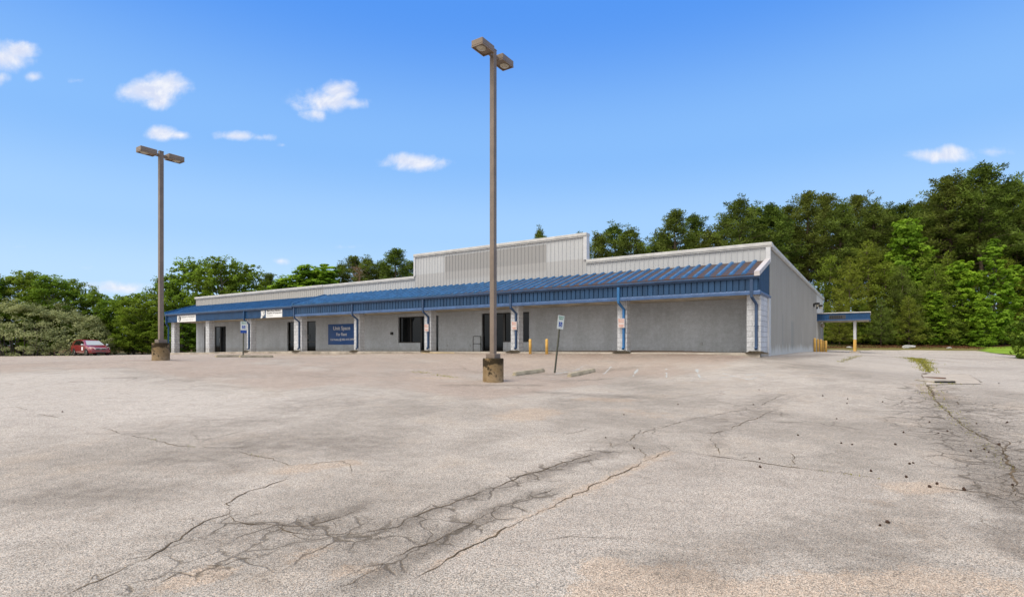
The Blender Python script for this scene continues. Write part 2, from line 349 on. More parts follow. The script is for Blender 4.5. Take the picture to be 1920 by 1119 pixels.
# ------------------------------------------------------------------ world, sun
def build_world():
    w=bpy.data.worlds.new('World'); scene.world=w; w.use_nodes=True
    k=NT.__new__(NT); k.t=w.node_tree; k.n=k.t.nodes; k.n.clear()
    out=k.node('ShaderNodeOutputWorld'); bg=k.node('ShaderNodeBackground'); k.L(bg.outputs[0],out.inputs[0])
    sky=k.node('ShaderNodeTexSky',sky_type='NISHITA'); sky.sun_disc=False; sky.sun_elevation=R(SUN_EL); sky.sun_rotation=R(SUN_ROT); sky.altitude=50; sky.air_density=1; sky.dust_density=.6; sky.ozone_density=1.5
    d=k.coord('Generated'); x,y,z=k.sep(d)
    ramp=k.node('ShaderNodeValToRGB'); k.L(z,ramp.inputs[0]); cr=ramp.color_ramp; cr.interpolation='EASE'
    stops=[(0,(.70,.90,1.10)),(.10,(.54,.79,1.08)),(.20,(.41,.69,1.08)),(.33,(.265,.555,1.06)),(.54,(.095,.34,.99)),(1,(.03,.16,.60))]
    while len(cr.elements)<len(stops): cr.elements.new(.5)
    for e,(p,c) in zip(cr.elements,stops): e.position=p; e.color=(*c,1)
    col=k.mix(.12,k.mix(1.0,ramp.outputs[0],(10,10,10),'MULTIPLY'),sky.outputs[0])
    # small fair-weather clouds, fixed in the sky by direction (tan of bearing, tan of height)
    ys=k.math('MAXIMUM',y,.05); u=k.math('DIVIDE',x,ys); v=k.math('DIVIDE',z,ys)
    uv=k.comb(u,v,0.0); n1=k.noise(uv,13,7,.62,.4); n2=k.noise(uv,30,5,.6)
    CL=[(-.945,.532,.052,.030,1),(-.915,.545,.035,.016,1),(-.945,.497,.022,.016,.8),(-.888,.498,.020,.012,.8),(-.803,.491,.022,.009,.55),
        (-.676,.468,.060,.020,1),(-.637,.481,.040,.022,1),(-.660,.452,.035,.014,.8),(-.340,.452,.060,.022,1),(-.322,.468,.036,.020,1),(-.365,.427,.030,.014,.8),(-.295,.449,.034,.013,.9),
        (-.648,.393,.028,.013,1),(-.617,.389,.030,.009,.8),(-.512,.388,.048,.009,.75),(-.465,.385,.030,.008,.6),(-.425,.371,.012,.006,.5),
        (-.178,.338,.060,.015,1),(-.200,.342,.032,.015,1),(.795,.351,.055,.014,1),(.812,.358,.034,.013,1),(.90,.359,.060,.010,.45),
        (-.430,.156,.018,.008,.8),(-.300,.183,.030,.006,.4),(-.908,.183,.022,.006,.35),(-.72,.106,.055,.013,.9),(-.78,.11,.03,.008,.5),(-.66,.13,.06,.01,.25),(-.79,.145,.05,.008,.2)]
    tot=None; CL=[(a,b,c*1.18,d*1.22,e) for a,b,c,d,e in CL]
    for cu,cv,ru,rv,st in CL:
        a=k.math('MULTIPLY',k.math('SUBTRACT',u,cu),1/ru); b=k.math('MULTIPLY',k.math('SUBTRACT',v,cv),1/rv)
        r=k.math('SQRT',k.math('ADD',k.math('MULTIPLY',a,a),k.math('MULTIPLY',b,b)))
        f=k.math('MULTIPLY',k.math('SUBTRACT',1.0,k.math('MULTIPLY',r,.72),clamp=True),st)
        tot=f if tot is None else k.math('MAXIMUM',tot,f)
    shape=k.math('ADD',tot,k.math('ADD',k.math('MULTIPLY',k.math('SUBTRACT',n1,.5),1.25),k.math('MULTIPLY',k.math('SUBTRACT',n2,.5),.5)))
    dens=k.math('MULTIPLY',k.smooth(shape,.22,.84),k.smooth(tot,.02,.30)); dens=k.math('MULTIPLY',dens,k.smooth(y,.06,.12))
    uvb=k.comb(k.math('ADD',u,.004),k.math('ADD',v,.009),0.0); n1b=k.noise(uvb,13,7,.62,.4)
    rel=k.smooth(k.math('SUBTRACT',n1,n1b),-.10,.12); ccol=k.mix(rel,(7.4,7.8,9.3),(9.9,9.8,9.9)); ccol=k.mix(k.smooth(shape,.3,1.0),(8.6,8.9,9.9),ccol)
    col=k.mix(k.math('MULTIPLY',dens,.86),col,ccol)
    # unseen white cloud added behind the viewer and overhead as soft fill light
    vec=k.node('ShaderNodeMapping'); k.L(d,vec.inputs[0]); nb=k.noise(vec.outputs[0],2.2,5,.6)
    fill_bank=k.math('MULTIPLY',k.smooth(k.math('ADD',k.math('ADD',k.math('MULTIPLY',y,.75),k.math('MULTIPLY',x,.66)),k.math('MULTIPLY',k.math('SUBTRACT',nb,.5),.6)),.02,-.5),k.smooth(z,-.05,.1))
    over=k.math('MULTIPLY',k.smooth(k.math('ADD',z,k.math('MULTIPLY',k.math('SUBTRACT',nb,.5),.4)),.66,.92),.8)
    bb=k.math('MAXIMUM',fill_bank,over)
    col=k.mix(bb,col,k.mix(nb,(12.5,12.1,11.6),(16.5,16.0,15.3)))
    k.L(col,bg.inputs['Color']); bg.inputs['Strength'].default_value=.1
SUN_EL,SUN_AZ=60.0,222.0            # azimuth clockwise from +Y: behind the viewer and to the left
SUN_ROT=SUN_AZ
build_world()
def build_sun():
    l=bpy.data.lights.new('sun','SUN'); l.energy=2.9; l.angle=R(26); l.color=(1,.95,.86)
    o=bpy.data.objects.new('sun',l); COL.objects.link(o)
    a,e=R(SUN_AZ),R(SUN_EL); dv=Vector((math.sin(a)*math.cos(e),math.cos(a)*math.cos(e),math.sin(e)))
    o.rotation_euler=dv.to_track_quat('Z','Y').to_euler(); o.location=(-20,-20,30)
build_sun()

# ------------------------------------------------------------------ ground sheets
def in_poly(X,Y,poly):
    ins=np.zeros(X.shape,bool); n=len(poly)
    for i in range(n):
        x1,y1=poly[i]; x2,y2=poly[(i+1)%n]
        c=((y1>Y)!=(y2>Y)); xi=(x2-x1)*(Y-y1)/((y2-y1) if y2!=y1 else 1e-9)+x1
        ins^= c&(X<xi)
    return ins
def axis(segs):
    out=[segs[0][0]]
    for a,b,st in segs:
        n=max(1,int(round((b-a)/st))); out+=list(np.linspace(a,b,n+1)[1:])
    return np.array(out)
def sheet(name,xs,ys,dz,mat,poly=None,kind='structure'):
    X,Y=np.meshgrid(xs,ys); Z=H(X,Y)+dz; nx,ny=len(xs),len(ys)
    idx=np.arange(nx*ny).reshape(ny,nx)
    q=np.stack([idx[:-1,:-1],idx[:-1,1:],idx[1:,1:],idx[1:,:-1]],-1).reshape(-1,4)
    if poly is not None:
        cx=(X[:-1,:-1]+X[1:,1:])/2; cy=(Y[:-1,:-1]+Y[1:,1:])/2
        q=q[in_poly(cx.ravel(),cy.ravel(),poly)]
    used=np.unique(q); remap=-np.ones(nx*ny,int); remap[used]=np.arange(len(used)); q=remap[q]
    V=np.stack([X.ravel()[used],Y.ravel()[used],Z.ravel()[used]],-1)
    me=bpy.data.meshes.new(name); me.vertices.add(len(V)); me.vertices.foreach_set('co',V.ravel())
    me.loops.add(len(q)*4); me.loops.foreach_set('vertex_index',q.ravel()); me.polygons.add(len(q)); me.polygons.foreach_set('loop_start',np.arange(len(q))*4)
    me.polygons.foreach_set('use_smooth',np.ones(len(q),bool)); me.materials.append(mat); me.update(); me.validate()
    o=link(name,me); tag(o,kind=kind); return o,V
def mat_soil():
    k=NT('grass_and_straw_ground'); co=k.coord(); n=k.noise(co,.25,5,.6); n2=k.noise(co,3,5,.7)
    g=k.mix(n2,(.05,.06,.015),(.12,.12,.035)); s=k.mix(n2,(.06,.03,.016),(.13,.062,.03))
    k.bump(n2,.8,.05); return k.set(k.mix(k.smooth(n,.42,.52),g,s),.95,.1)
def mat_grass(name,a,b,c):
    k=NT(name); co=k.coord(); n=k.noise(co,.6,5,.6); n2=k.noise(co,6,5,.75)
    k.bump(n2,.9,.05); return k.set(k.mix(k.smooth(n,.4,.65),k.mix(n2,a,b),c),.95,.1)
gx=axis([(-700,-120,80),(-120,120,2),(120,700,80)]); gy=axis([(-300,-20,60),(-20,112,2),(112,900,100)])
GO,GV=sheet('ground',gx,gy,-.04,mat_soil())
LOT=[(-75,-25),(70,-25),(60,12),(42,30),(38.4,40.2),(43.5,50),(36,49.8),(31.5,49.0),(29.2,49.5),(26.5,51),W(20,12),W(45.5,12),W(46.8,1),(-30.5,50.6),(-34,53.5),(-39,59),(-46,62),(-52,59),(-57,55.5),(-75,50)]
_in=in_poly(GV[:,0],GV[:,1],LOT); GV[:,2]-=_in*.6; GO.data.vertices.foreach_set('co',GV.ravel()); GO.data.update()
xs=axis([(-75,-20,.8),(-20,-9,.3),(-9,9,.12),(9,24,.3),(24,70,.8)]); ys=axis([(-25,1.5,1.5),(1.5,13,.12),(13,30,.25),(30,62,.5)])
lot,LV=sheet('parking_lot',xs,ys,0.0,mat_asphalt(),LOT)
STAIN_SHADE=[(-2.08,4.25,-1.59,4.18,.1,.8),(-1.59,4.18,-1.29,4.68,.1,.9),(-.87,4.19,-.47,4.77,.1,.8),(-.47,4.77,.01,5.35,.09,.7),(.22,5.58,1.18,6.65,.13,1),(.6,6.06,1.1,6.56,.16,.8),(-.85,3.29,-.19,4.45,.12,1),(-.33,4.19,-.13,4.52,.13,1),(-.19,4.45,.2,4.99,.08,.7),(-1.09,3.07,-.69,3.47,.1,.7),(.14,4.84,.46,5.15,.08,.5),(3.21,8.78,4.44,9.36,.35,.55),(4.21,9.68,5.78,11.47,.4,.4),(.99,3.46,1.88,3.89,.3,.55),(1.88,3.89,3.23,4.42,.32,.55),(2.28,3.61,3.26,4.18,.35,.45),(3.29,4.56,3.62,4.69,.15,.5),(4.45,5.05,4.18,4.41,.2,.9),(4.96,5.7,4.47,4.81,.25,.6),(3.6,3.96,3.41,3.59,.15,.9),(6.65,8.01,5.41,6.15,.35,.5),(9.1,11.72,8.39,10.48,.3,.6),(-4.21,5.07,-3.39,4.9,.5,.5),(-3.98,6.39,-3.28,6.14,.5,.4),(-3.53,7.44,-2.1,7.09,.6,.55),(-5.22,8.39,-4.6,8.62,.7,.4),(-4.17,10.55,-3.53,11.15,.8,.4),(-7.8,16.1,-5.63,15.81,.9,.3),(-1.68,14.16,.71,14.36,.2,.75),(.51,12.81,2.88,11.66,.3,.6),(1.33,11.2,2.71,11.42,.5,.35),(-13.94,20.14,-12.31,20.25,.35,.6),(1.22,15.41,1.89,15.91,.4,.4),(-4.34,16.88,-1.06,17.94,.5,.25),(.87,17.67,4.06,18.65,.35,.5),(8.68,16.88,11.31,19.06,.5,.4),(9.33,19.66,17.9,30.17,.5,.7),(21.47,31.47,23.58,29.82,.8,.45),(27.23,33.59,32.6,35.07,.9,.35),(17.61,21.73,24.8,26.15,.7,.35)]  # dark stains, plus painted shade strips beside both lamp post bases
TAN=[(-1.99,3.3,-1.9,3.38,.13,1),(.51,3.42,.65,3.46,.12,1),(.66,3.31,1.1,3.27,.15,1),(.42,3.06,1.59,3.1,.13,1),(1.63,3.17,2.51,3.22,.16,.8),(2.57,3.29,2.92,3.08,.2,.7),(-1.43,3.61,-1.33,3.74,.1,.6),(-1.06,3.36,-.88,3.44,.08,.7),(-.54,3.42,-.08,4.06,.05,.7),(-.08,4.06,.59,4.97,.06,.6),(.59,4.97,1.89,6.59,.1,.7),(3.67,5.08,4.05,5.12,.18,.8),(.19,9.36,.39,9.82,.5,.8),(-2.83,15.9,-1.56,15.81,.2,.8),(-2.39,5.89,-1.89,6.17,.2,.7),(1.59,11.52,2.34,11.28,.3,.7),(2.14,9.86,2.59,9.35,.4,.4),(9.95,13.07,8.77,10.96,.3,.5),(3.06,4.56,3.29,4.63,.2,.3)]
ALLI=[(-.9,4.2,.0,5.3,.16,.85),(.1,5.5,1.2,6.65,.18,.9),(-.9,3.3,.3,5.0,.16,.8),(-2.3,4.2,-1.3,4.2,.2,.9),(-2.6,3.2,-2.3,4.3,.08,.7),(-2.2,3.2,-1.6,3.7,.14,.8),(2.6,7.4,4.7,9.7,.16,.6),(1.2,6.9,2.6,8.5,.16,.6),(-2.2,4.2,-1.3,4.15,.35,.8),(-1.5,3.9,-.7,4.1,.4,.8),(-2.2,3.5,-1.5,3.7,.35,.6),(.3,5.6,1.2,6.8,.3,.7),(1.2,7.0,2.2,8.1,.4,.6),(9.9,12.9,8.0,9.6,.6,.9),(8.2,10.2,6.4,7.2,.95,1.25),(6.8,7.6,5.4,5.6,.75,1.25),(6.2,6.4,4.6,4.7,.55,1.2),(3.7,8.9,4.6,10.2,.5,.5),(-5.5,7.7,-4.0,7.0,.4,.35),(11,14.2,12.5,16.2,.5,.5)]
STAIN_SHADE+=[(8.6,11.0,7.9,9.9,.3,.4),(7.6,9.6,6.8,8.2,.35,.45),(6.9,8.6,6.2,7.2,.35,.45),(6.3,7.3,5.5,6.1,.3,.5),(5.6,6.2,4.9,5.3,.25,.6),(5.0,5.4,4.4,4.6,.22,.9),(4.4,4.6,3.7,3.9,.2,.6),(-2.2,4.0,-1.2,3.9,.35,.45),(-1.6,3.6,-.7,3.7,.3,.4),(2.6,6.9,3.0,7.8,.12,.4),(3.0,8.0,4.6,9.8,.12,.45)]
def splat(segs,V,soft):
    out=np.zeros(len(V))
    for x1,y1,x2,y2,r,s in segs:
        d=np.array([x2-x1,y2-y1]); L2=max(1e-6,d@d)
        t=np.clip(((V[:,0]-x1)*d[0]+(V[:,1]-y1)*d[1])/L2,0,1)
        dist=np.hypot(V[:,0]-x1-t*d[0],V[:,1]-y1-t*d[1]); f=np.clip(1-(dist-r*(1-soft))/(r*2*soft),0,1)
        out=np.maximum(out,s*f*f*(3-2*f))
    return out
def vattr(me,name,cols):
    a=me.color_attributes.new(name,'FLOAT_COLOR','POINT'); a.data.foreach_set('color',np.c_[cols,np.ones(len(cols))].ravel().astype(np.float32))
LTD=(-(LV[:,0]-CX)*math.cos(TH)+(LV[:,1]-CY)*math.sin(TH), (LV[:,0]-CX)*math.sin(TH)+(LV[:,1]-CY)*math.cos(TH))
def lerp_line(x,pts): return np.interp(x,[p[0] for p in pts],[p[1] for p in pts])
edge=lerp_line(LV[:,0],[(-30,17),(-14.4,15.1),(-12.2,16.8),(-8.9,14.3),(-5.4,12.4),(-4.4,13.8),(-2.5,12.7),(-.65,11.0),(1.9,13.9),(6.3,16.6),(9.1,20.0),(12,26)])
pink=np.clip((LV[:,1]-edge)/.7,0,1)*np.clip((10.6-LV[:,0])/1.0,0,1)*np.clip((-LTD[1])/1.0,0,1)
pale=np.clip((-1.5-LV[:,0])/5,0,1)*np.clip((edge-LV[:,1])/1.5,0,1)*np.clip((LV[:,1]-6.5)/3,0,1)
pale=np.maximum(pale,np.clip((LV[:,0]-9.5)/3,0,1)*np.clip((LV[:,1]-9)/4,0,1)*.8); pale=np.maximum(pale,np.clip((-14-LV[:,0])/3,0,1)*np.clip((LV[:,1]-20)/4,0,1)*.7)
red=np.clip((LTD[1]+5.2)/2.2,0,1)*np.clip((16-LTD[0])/9,0,1)*np.clip((LTD[0]+.2)/.8,0,1)*.85
red=np.maximum(red,np.clip((LTD[1]+3.3)/.5,0,1)*np.clip((30-LTD[0])/8,0,1)*np.clip((LTD[0]+.3)/.5,0,1)*.8)
vattr(lot.data,'stain_shade',np.c_[splat(STAIN_SHADE,LV,.75),splat(TAN,LV,.6),splat(ALLI,LV,.8)])
vattr(lot.data,'zone',np.c_[pink,pale,red])
newer=in_poly(LV[:,0],LV[:,1],[(-.62,3.29),(-.08,4.06),(.59,4.97),(1.63,6.28),(1.99,6.71),(2.54,6.25),(3.11,5.78),(3.69,5.35),(3.3,4.75),(2.2,4.35),(1.2,3.95),(.5,3.6),(-.1,3.45)]).astype(float)
vattr(lot.data,'zone2',np.c_[newer,newer,newer])
# cracks: narrow ragged ribbons let into the surface
CRK={'a':([(-2.58,3.1),(-2.53,3.24),(-2.48,3.35),(-2.48,3.48),(-2.45,3.64),(-2.44,3.81),(-2.43,4.0),(-2.47,4.31),(-2.35,4.43),(-2.44,4.66),(-2.52,4.76),(-2.5,4.98),(-2.46,5.18),(-2.38,5.38),(-2.32,5.58)],.011),
'b':([(-2.35,4.43),(-2.2,4.32),(-2.08,4.25),(-1.93,4.21),(-1.8,4.19),(-1.68,4.17),(-1.59,4.18),(-1.49,4.26),(-1.4,4.36),(-1.35,4.48),(-1.31,4.64)],.011),
'c':([(-1.86,4.2),(-1.75,4.11),(-1.54,4.04),(-1.33,4.02),(-1.13,4.01),(-1.0,4.07),(-.87,4.19),(-.82,4.37),(-.66,4.52),(-.51,4.7),(-.41,4.92),(-.2,5.14),(.01,5.44),(.14,5.64),(.28,5.76),(.46,5.98),(.58,6.16),(.74,6.31),(.96,6.49),(1.23,6.73)],.012),
'd':([(-2.13,3.85),(-2.0,3.83),(-1.95,3.89),(-1.89,3.93),(-1.96,4.04),(-1.91,4.12),(-1.85,4.13)],.008),
'e':([(-2.23,3.08),(-2.15,3.24),(-2.1,3.38),(-2.01,3.47),(-1.87,3.5),(-1.83,3.56),(-1.77,3.62),(-1.67,3.68)],.008),
'f':([(-.62,3.29),(-.54,3.42),(-.39,3.62),(-.23,3.86),(-.08,4.06),(.22,4.46),(.59,4.97),(1.04,5.55),(1.63,6.28),(1.99,6.71)],.014),
'g':([(1.99,6.71),(2.2,6.55),(2.54,6.25),(2.85,6.02),(3.11,5.78),(3.41,5.57),(3.69,5.35)],.015),
'h':([(3.94,5.14),(4.03,5.12),(4.15,4.99),(4.31,4.9),(4.41,4.8)],.017),
'i':([(-1.12,3.07),(-.96,3.23),(-.83,3.48),(-.66,3.73),(-.44,4.02),(-.3,4.3),(-.19,4.45),(-.05,4.65),(.09,4.8),(.24,4.94),(.46,5.15)],.007),
'j':([(.09,4.88),(.04,5.07),(.01,5.21)],.006),'k':([(.75,7.61),(1.03,7.45),(1.28,7.2),(1.29,6.92),(1.34,6.78)],.009),
'l':([(1.29,6.92),(1.53,7.22),(1.72,7.57),(2.02,8.02),(2.5,8.44),(3.14,9.08),(3.47,9.23),(3.89,9.59),(4.26,9.8),(4.72,10.26),(5.35,11.05),(6.04,11.86)],.012),
'm':([(1.99,6.71),(1.97,6.88),(1.94,7.01)],.007),'n':([(2.71,7.79),(2.91,7.74),(3.2,8.0),(3.5,8.33),(3.75,8.63),(4.23,9.11),(4.66,9.63)],.013),
'o':([(2.91,7.74),(2.67,7.24),(2.59,6.79),(2.49,6.45)],.009),'p':([(2.96,5.87),(3.1,6.03),(3.29,6.34),(3.43,6.59)],.009),
'q':([(3.87,10.87),(4.37,10.52),(4.92,10.81),(5.32,11.21)],.012),'r':([(3.1,11.2),(3.99,11.86),(4.68,12.29),(5.21,12.78)],.014),
's':([(-3.46,6.77),(-3.2,6.6),(-3.03,6.49),(-2.73,6.28),(-2.45,6.04)],.011),
't':([(-6.41,8.36),(-5.65,7.83),(-5.25,7.61),(-4.93,7.44),(-4.67,7.27),(-4.27,7.05),(-4.02,7.01),(-3.71,6.95),(-3.33,7.01)],.010),
'u':([(-2.45,6.04),(-2.2,6.17),(-1.98,6.25),(-1.86,6.13),(-1.74,5.77),(-1.61,5.57)],.008),
'v':([(-9.27,9.76),(-9.29,10.1),(-8.85,9.79),(-8.8,9.47)],.010),'w':([(-8.36,9.4),(-8.01,9.31),(-7.62,9.09)],.010),
'x':([(9.93,12.88),(9.16,11.72),(8.34,10.75),(8.29,10.48),(8.62,10.41),(8.03,9.67)],.013),
'y':([(6.65,8.01),(6.49,7.55),(6.47,7.27),(6.46,7.06),(6.11,6.65),(5.69,6.26),(5.42,5.91)],.011),
'z':([(3.75,4.41),(3.62,4.12),(3.61,3.92),(3.64,3.84)],.008),'aa':([(12.95,21.3),(15.47,24.65),(18.0,28.1)],.03),
'ab':([(12.66,16.68),(9.96,12.98)],.025),'ac':([(15.56,18.39),(12.05,13.85)],.022),'ad':([(9.04,16.93),(9.81,16.54),(10.86,16.52),(12.37,16.91),(15.56,18.39)],.018),
'ae':([(1.54,7.06),(1.59,6.55),(1.57,6.23)],.007),'af':([(-8.9,14.3),(-5.4,12.4),(-4.4,13.8),(-2.5,12.7)],.008),'ag':([(1.99,6.71),(1.6,7.0),(1.2,6.95)],.006),'ah':([(22.8,30.4),(18.64,24.43),(14.17,18.33),(12.6,16.6)],.06),'ai':([(9.9,12.9),(8.9,11.4),(8.3,10.6),(7.3,9.0),(6.6,7.8),(6.0,6.6),(5.2,5.6),(4.6,4.9)],.024),'aj':([(7.3,9.0),(7.9,8.9),(8.6,9.1)],.012),'ak':([(6.6,7.8),(6.0,7.9),(5.6,8.2)],.012),'al':([(6.0,6.6),(6.6,6.6),(7.2,6.9)],.012),'am':([(8.3,10.6),(7.5,10.2),(7.1,9.9)],.012)}
def ribbon(mb,pts,w,seed,dz=.004,jit=.5,wander=.02):
    w*=.62 if w<.035 else 1
    r=random.Random(seed); P=[]
    for (x1,y1),(x2,y2) in zip(pts,pts[1:]):
        n=max(1,int(math.hypot(x2-x1,y2-y1)/.05))
        for i in range(n): P.append((x1+(x2-x1)*i/n,y1+(y2-y1)*i/n))
    P.append(pts[-1]); Q=[]; ox=oy=0
    for x,y in P:
        ox=ox*.7+r.gauss(0,wander*.6); oy=oy*.7+r.gauss(0,wander*.6); Q.append((x+ox,y+oy))
    vs=[]; fs=[]; ww=w
    for i,(x,y) in enumerate(Q):
        a=Q[max(0,i-1)]; b=Q[min(len(Q)-1,i+1)]; dx,dy=b[0]-a[0],b[1]-a[1]; l=math.hypot(dx,dy) or 1
        ww=max(w*.5,min(w*2.0,ww+r.gauss(0,w*jit))); e=min(1,.15+i/4,.15+(len(Q)-1-i)/4); nx,ny=-dy/l*ww*.5*e,dx/l*ww*.5*e
        vs+=[(x+nx,y+ny),(x-nx,y-ny)]
        if i: fs.append((2*i-2,2*i-1,2*i+1,2*i))
    za=H(np.array([p[0] for p in vs]),np.array([p[1] for p in vs]))+dz
    mb.add([(p[0],p[1],float(zz)) for p,zz in zip(vs,za)],fs)
mb=MB(); rr=random.Random(3)
for i,(kx,(pts,w)) in enumerate(CRK.items()):
    ribbon(mb,pts,w,i)
    for j in range(len(pts)//2):                                     # short side branches
        x,y=rr.choice(pts); a=rr.uniform(0,6.28); l=rr.uniform(.08,.35)
        ribbon(mb,[(x,y),(x+math.cos(a)*l*.5,y+math.sin(a)*l*.5),(x+math.cos(a+.6)*l,y+math.sin(a+.6)*l)],w*.45,i*50+j)
mb.build('crack',M['crack'],lot)
mb=MB()
for i,(a,b,w) in enumerate([((3.56,19.34),(2.99,17.6),.13),((4.33,18.48),(3.7,16.54),.13),((5.11,17.83),(4.48,15.67),.13),((5.9,17.25),(5.33,15.28),.13),((2.78,20.08),(2.4,19.39),.12),((1.42,17.94),(2.58,19.34),.10),((6.24,15.98),(6.34,14.4),.11),((6.34,14.4),(7.41,15.62),.1),((5.13,14.83),(7.27,15.65),.1),((3.93,14.18),(5.13,14.83),.1),((0.0,16.91),(1.57,15.92),.1)]):
    r=random.Random(i)
    n=7
    for j in range(n):                                              # worn away: only pieces of each stripe are left
        if r.random()<.22: continue
        p=lambda q:(a[0]+(b[0]-a[0])*q,a[1]+(b[1]-a[1])*q)
        ribbon(mb,[p(j/n+.01),p((j+.97)/n)],w*r.uniform(.55,1),i*9+j,.005,.35,.01)
mb.build('painted_stripe',M['paint'],lot)
# drain slab with a throat
def surf_poly(name,pts,dz,mat,th=.0,kind='structure'):
    mb=MB(); n=len(pts); top=[(x,y,hz(x,y)+dz) for x,y in pts]
    if th: vs=top+[(x,y,z-th) for x,y,z in top]; mb.add(vs,[tuple(range(n)),tuple(range(2*n-1,n-1,-1))]+[(i,(i+1)%n,n+(i+1)%n,n+i) for i in range(n)])
    else: mb.add(top,[tuple(range(n))])
    return tag(mb.build(name,mat),kind=kind)
drain=empty('storm_drain',(11.2,14.5,hz(11.2,14.5)),R(-38),'concrete storm drain slab with dark inlet slot sunk in the asphalt','storm drain')
drain.rotation_euler=(0,0,0); bx0,by0,bz0=11.2,14.5,hz(11.2,14.5); QC=[(9.89,12.88),(11.64,13.38),(15.4,18.2),(12.6,16.6)]; mb=MB(); nx,ny=10,20; vs=[]
for j in range(ny+1):
    for i in range(nx+1):
        u,v=i/nx,j/ny; x=(1-v)*((1-u)*QC[0][0]+u*QC[1][0])+v*((1-u)*QC[3][0]+u*QC[2][0]); y=(1-v)*((1-u)*QC[0][1]+u*QC[1][1])+v*((1-u)*QC[3][1]+u*QC[2][1])
        vs.append((x-bx0,y-by0,hz(x,y)+.012-bz0))
mb.add(vs,[(j*(nx+1)+i,j*(nx+1)+i+1,(j+1)*(nx+1)+i+1,(j+1)*(nx+1)+i) for j in range(ny) for i in range(nx)]); mb.build('drain_slab',M['pavement'],drain)
def dz_(x,y): return hz(x,y)-bz0
mb=MB(); z_=dz_(10.6,13.5); mb.bevbox(-.85,-.25,-1.22,-.62,z_-.3,z_+.06,.02); mb.build('inlet_hood',M['slab'],drain)
mb=MB(); mb.box(-.80,-.30,-1.232,-1.2185,z_-.25,z_+.045); mb.build('inlet_slot',M['black'],drain)
mb=MB(); z_=dz_(11.5,14.7); mb.lathe([(.26,z_-.1),(.26,z_+.02),(.24,z_+.025)],24,(.3,.2)); mb.build('manhole_cover',M['rust'],drain)
lawn_poly=[(38.6,39.4),(43.8,50.2),(47,53.5),(60,58),(75,58),(75,36),(48,30)]
sheet('lawn',axis([(36,76,1)]),axis([(28,60,1)]),.0,mat_grass('bright_lawn',(.12,.20,.02),(.22,.32,.03),(.20,.30,.035)),lawn_poly)
verge=[(29.5,49.6),(31.5,49.1),(36,49.9),(43.4,50.1),(46,53),(40,53.2),(33,52.6),(28,53)]
sheet('verge',axis([(27,48,.5)]),axis([(48,54,.3)]),-.015,mat_grass('dry_verge',(.11,.10,.028),(.20,.17,.05),(.15,.13,.05)),verge)
sheet('grass_strip',axis([(-60,-20,1)]),axis([(48,80,1)]),-.03,mat_grass('side_grass',(.06,.075,.018),(.14,.13,.045),(.15,.10,.055)),[(-58,56),(-52,59.5),(-46,62.4),(-39,59.2),(-34,53.6),(-30.4,50.7),(-26.3,50.2),(-22,56),(-30,72),(-58,70)])
# ------------------------------------------------------------------ the store building
ZP,ZH,ZA,ZE,ZF,DF = 5.716,7.05,4.95,4.12,3.42,-2.43
def zslab(t): return float(np.interp(t,[0,10,23,33,40,46],[1.22,1.195,1.145,1.085,.97,.885]))
store=empty('store_building',(CX,CY,0),-TH,'long low store with blue awning, block front wall and white stepped parapet','building')
def bt(name,label,cat,t,d,z,group=None):
    x,y=W(t,d); return empty(name,(x,y,z),-TH,label,cat,group)
def wallsegs():
    mb=MB(); ops=[(41.14,44.64,.0,3.11),(29.35,32.70,.0,3.24),(17.87,21.19,.0,3.27),(11.56,14.68,.0,3.28)]
    edges=[0.02]
    for a,b,_,_ in reversed(ops): edges+=[a,b]
    edges.append(45.95)
    for i in range(0,len(edges),2): mb.box(-edges[i],-edges[i+1],0,.3,.55,5.0)
    for a,b,_,top in ops: mb.box(-a,-b,0,.3,top,5.0)
    mb.box(-19.33,-21.19,0,.3,.55,1.66); mb.box(-11.56,-13.22,0,.3,.55,1.68)
    return mb
wallsegs().build('front_wall',M['cmu'],store)
mb=MB(); mb.box(-45.95,-45.65,.3,30.4,.5,5.5); mb.build('end_wall',M['cmu'],store)
mb=MB(); mb.box(-45.9,-.05,30.2,30.4,.5,5.5); mb.build('rear_wall',M['side'],store)
mb=MB(); mb.box(-45.6,-.1,.3,30.2,5.02,5.12); mb.build('roof_deck',M['coping'],store)
MB().box(-45.0,-.2,2.5,2.6,.9,5.0).build('interior_wall',M['inside'],store); MB().box(-45.0,-.2,.31,2.5,.7,.9).build('interior_floor',M['inside'],store)
def ribsheet(mb,a,b,z0,z1,face,pitch,rw,rd,axis='x',ztop=None,start=0.0,mi=0):
    # vertical ribbed sheet running from a to b; ribs stand rd proud of 'face' toward the outside
    xs=[a]; q=a+start
    prof=[(a,0)]
    while q+rw<b:
        prof+=[(q,0),(q+rw*.25,rd),(q+rw*.75,rd),(q+rw,0)]; q+=pitch
    prof.append((b,0)); pr=[prof[0]]
    for p in prof[1:]:
        if p[0]-pr[-1][0]>1e-5: pr.append(p)
    vs=[]; sg=1 if axis=='y' else -1
    for u,o in pr:
        zt=ztop(u) if ztop else z1
        for z in (z0,zt): vs.append((u,face+sg*o,z) if axis=='x' else (face+sg*o,u,z))
    mb.add(vs,[(2*i,2*i+2,2*i+3,2*i+1) for i in range(len(pr)-1)],mi); return mb
def parapet(name,t0,t1,top,mat):
    mb=MB(); mb.box(-t0,-t1,-.03,.2,4.8,top-.1); ribsheet(mb,-t1,-t0,4.8,top-.1,-.034,.225,.045,.024); return mb.build(name,mat,store)
parapet('parapet',.0,8.25,ZP,M['par']); parapet('parapet',8.25,19.72,ZH,M['parhigh']); parapet('parapet',19.72,28.4,ZP,M['par']); parapet('parapet',28.4,45.9,ZP,M['partan'])
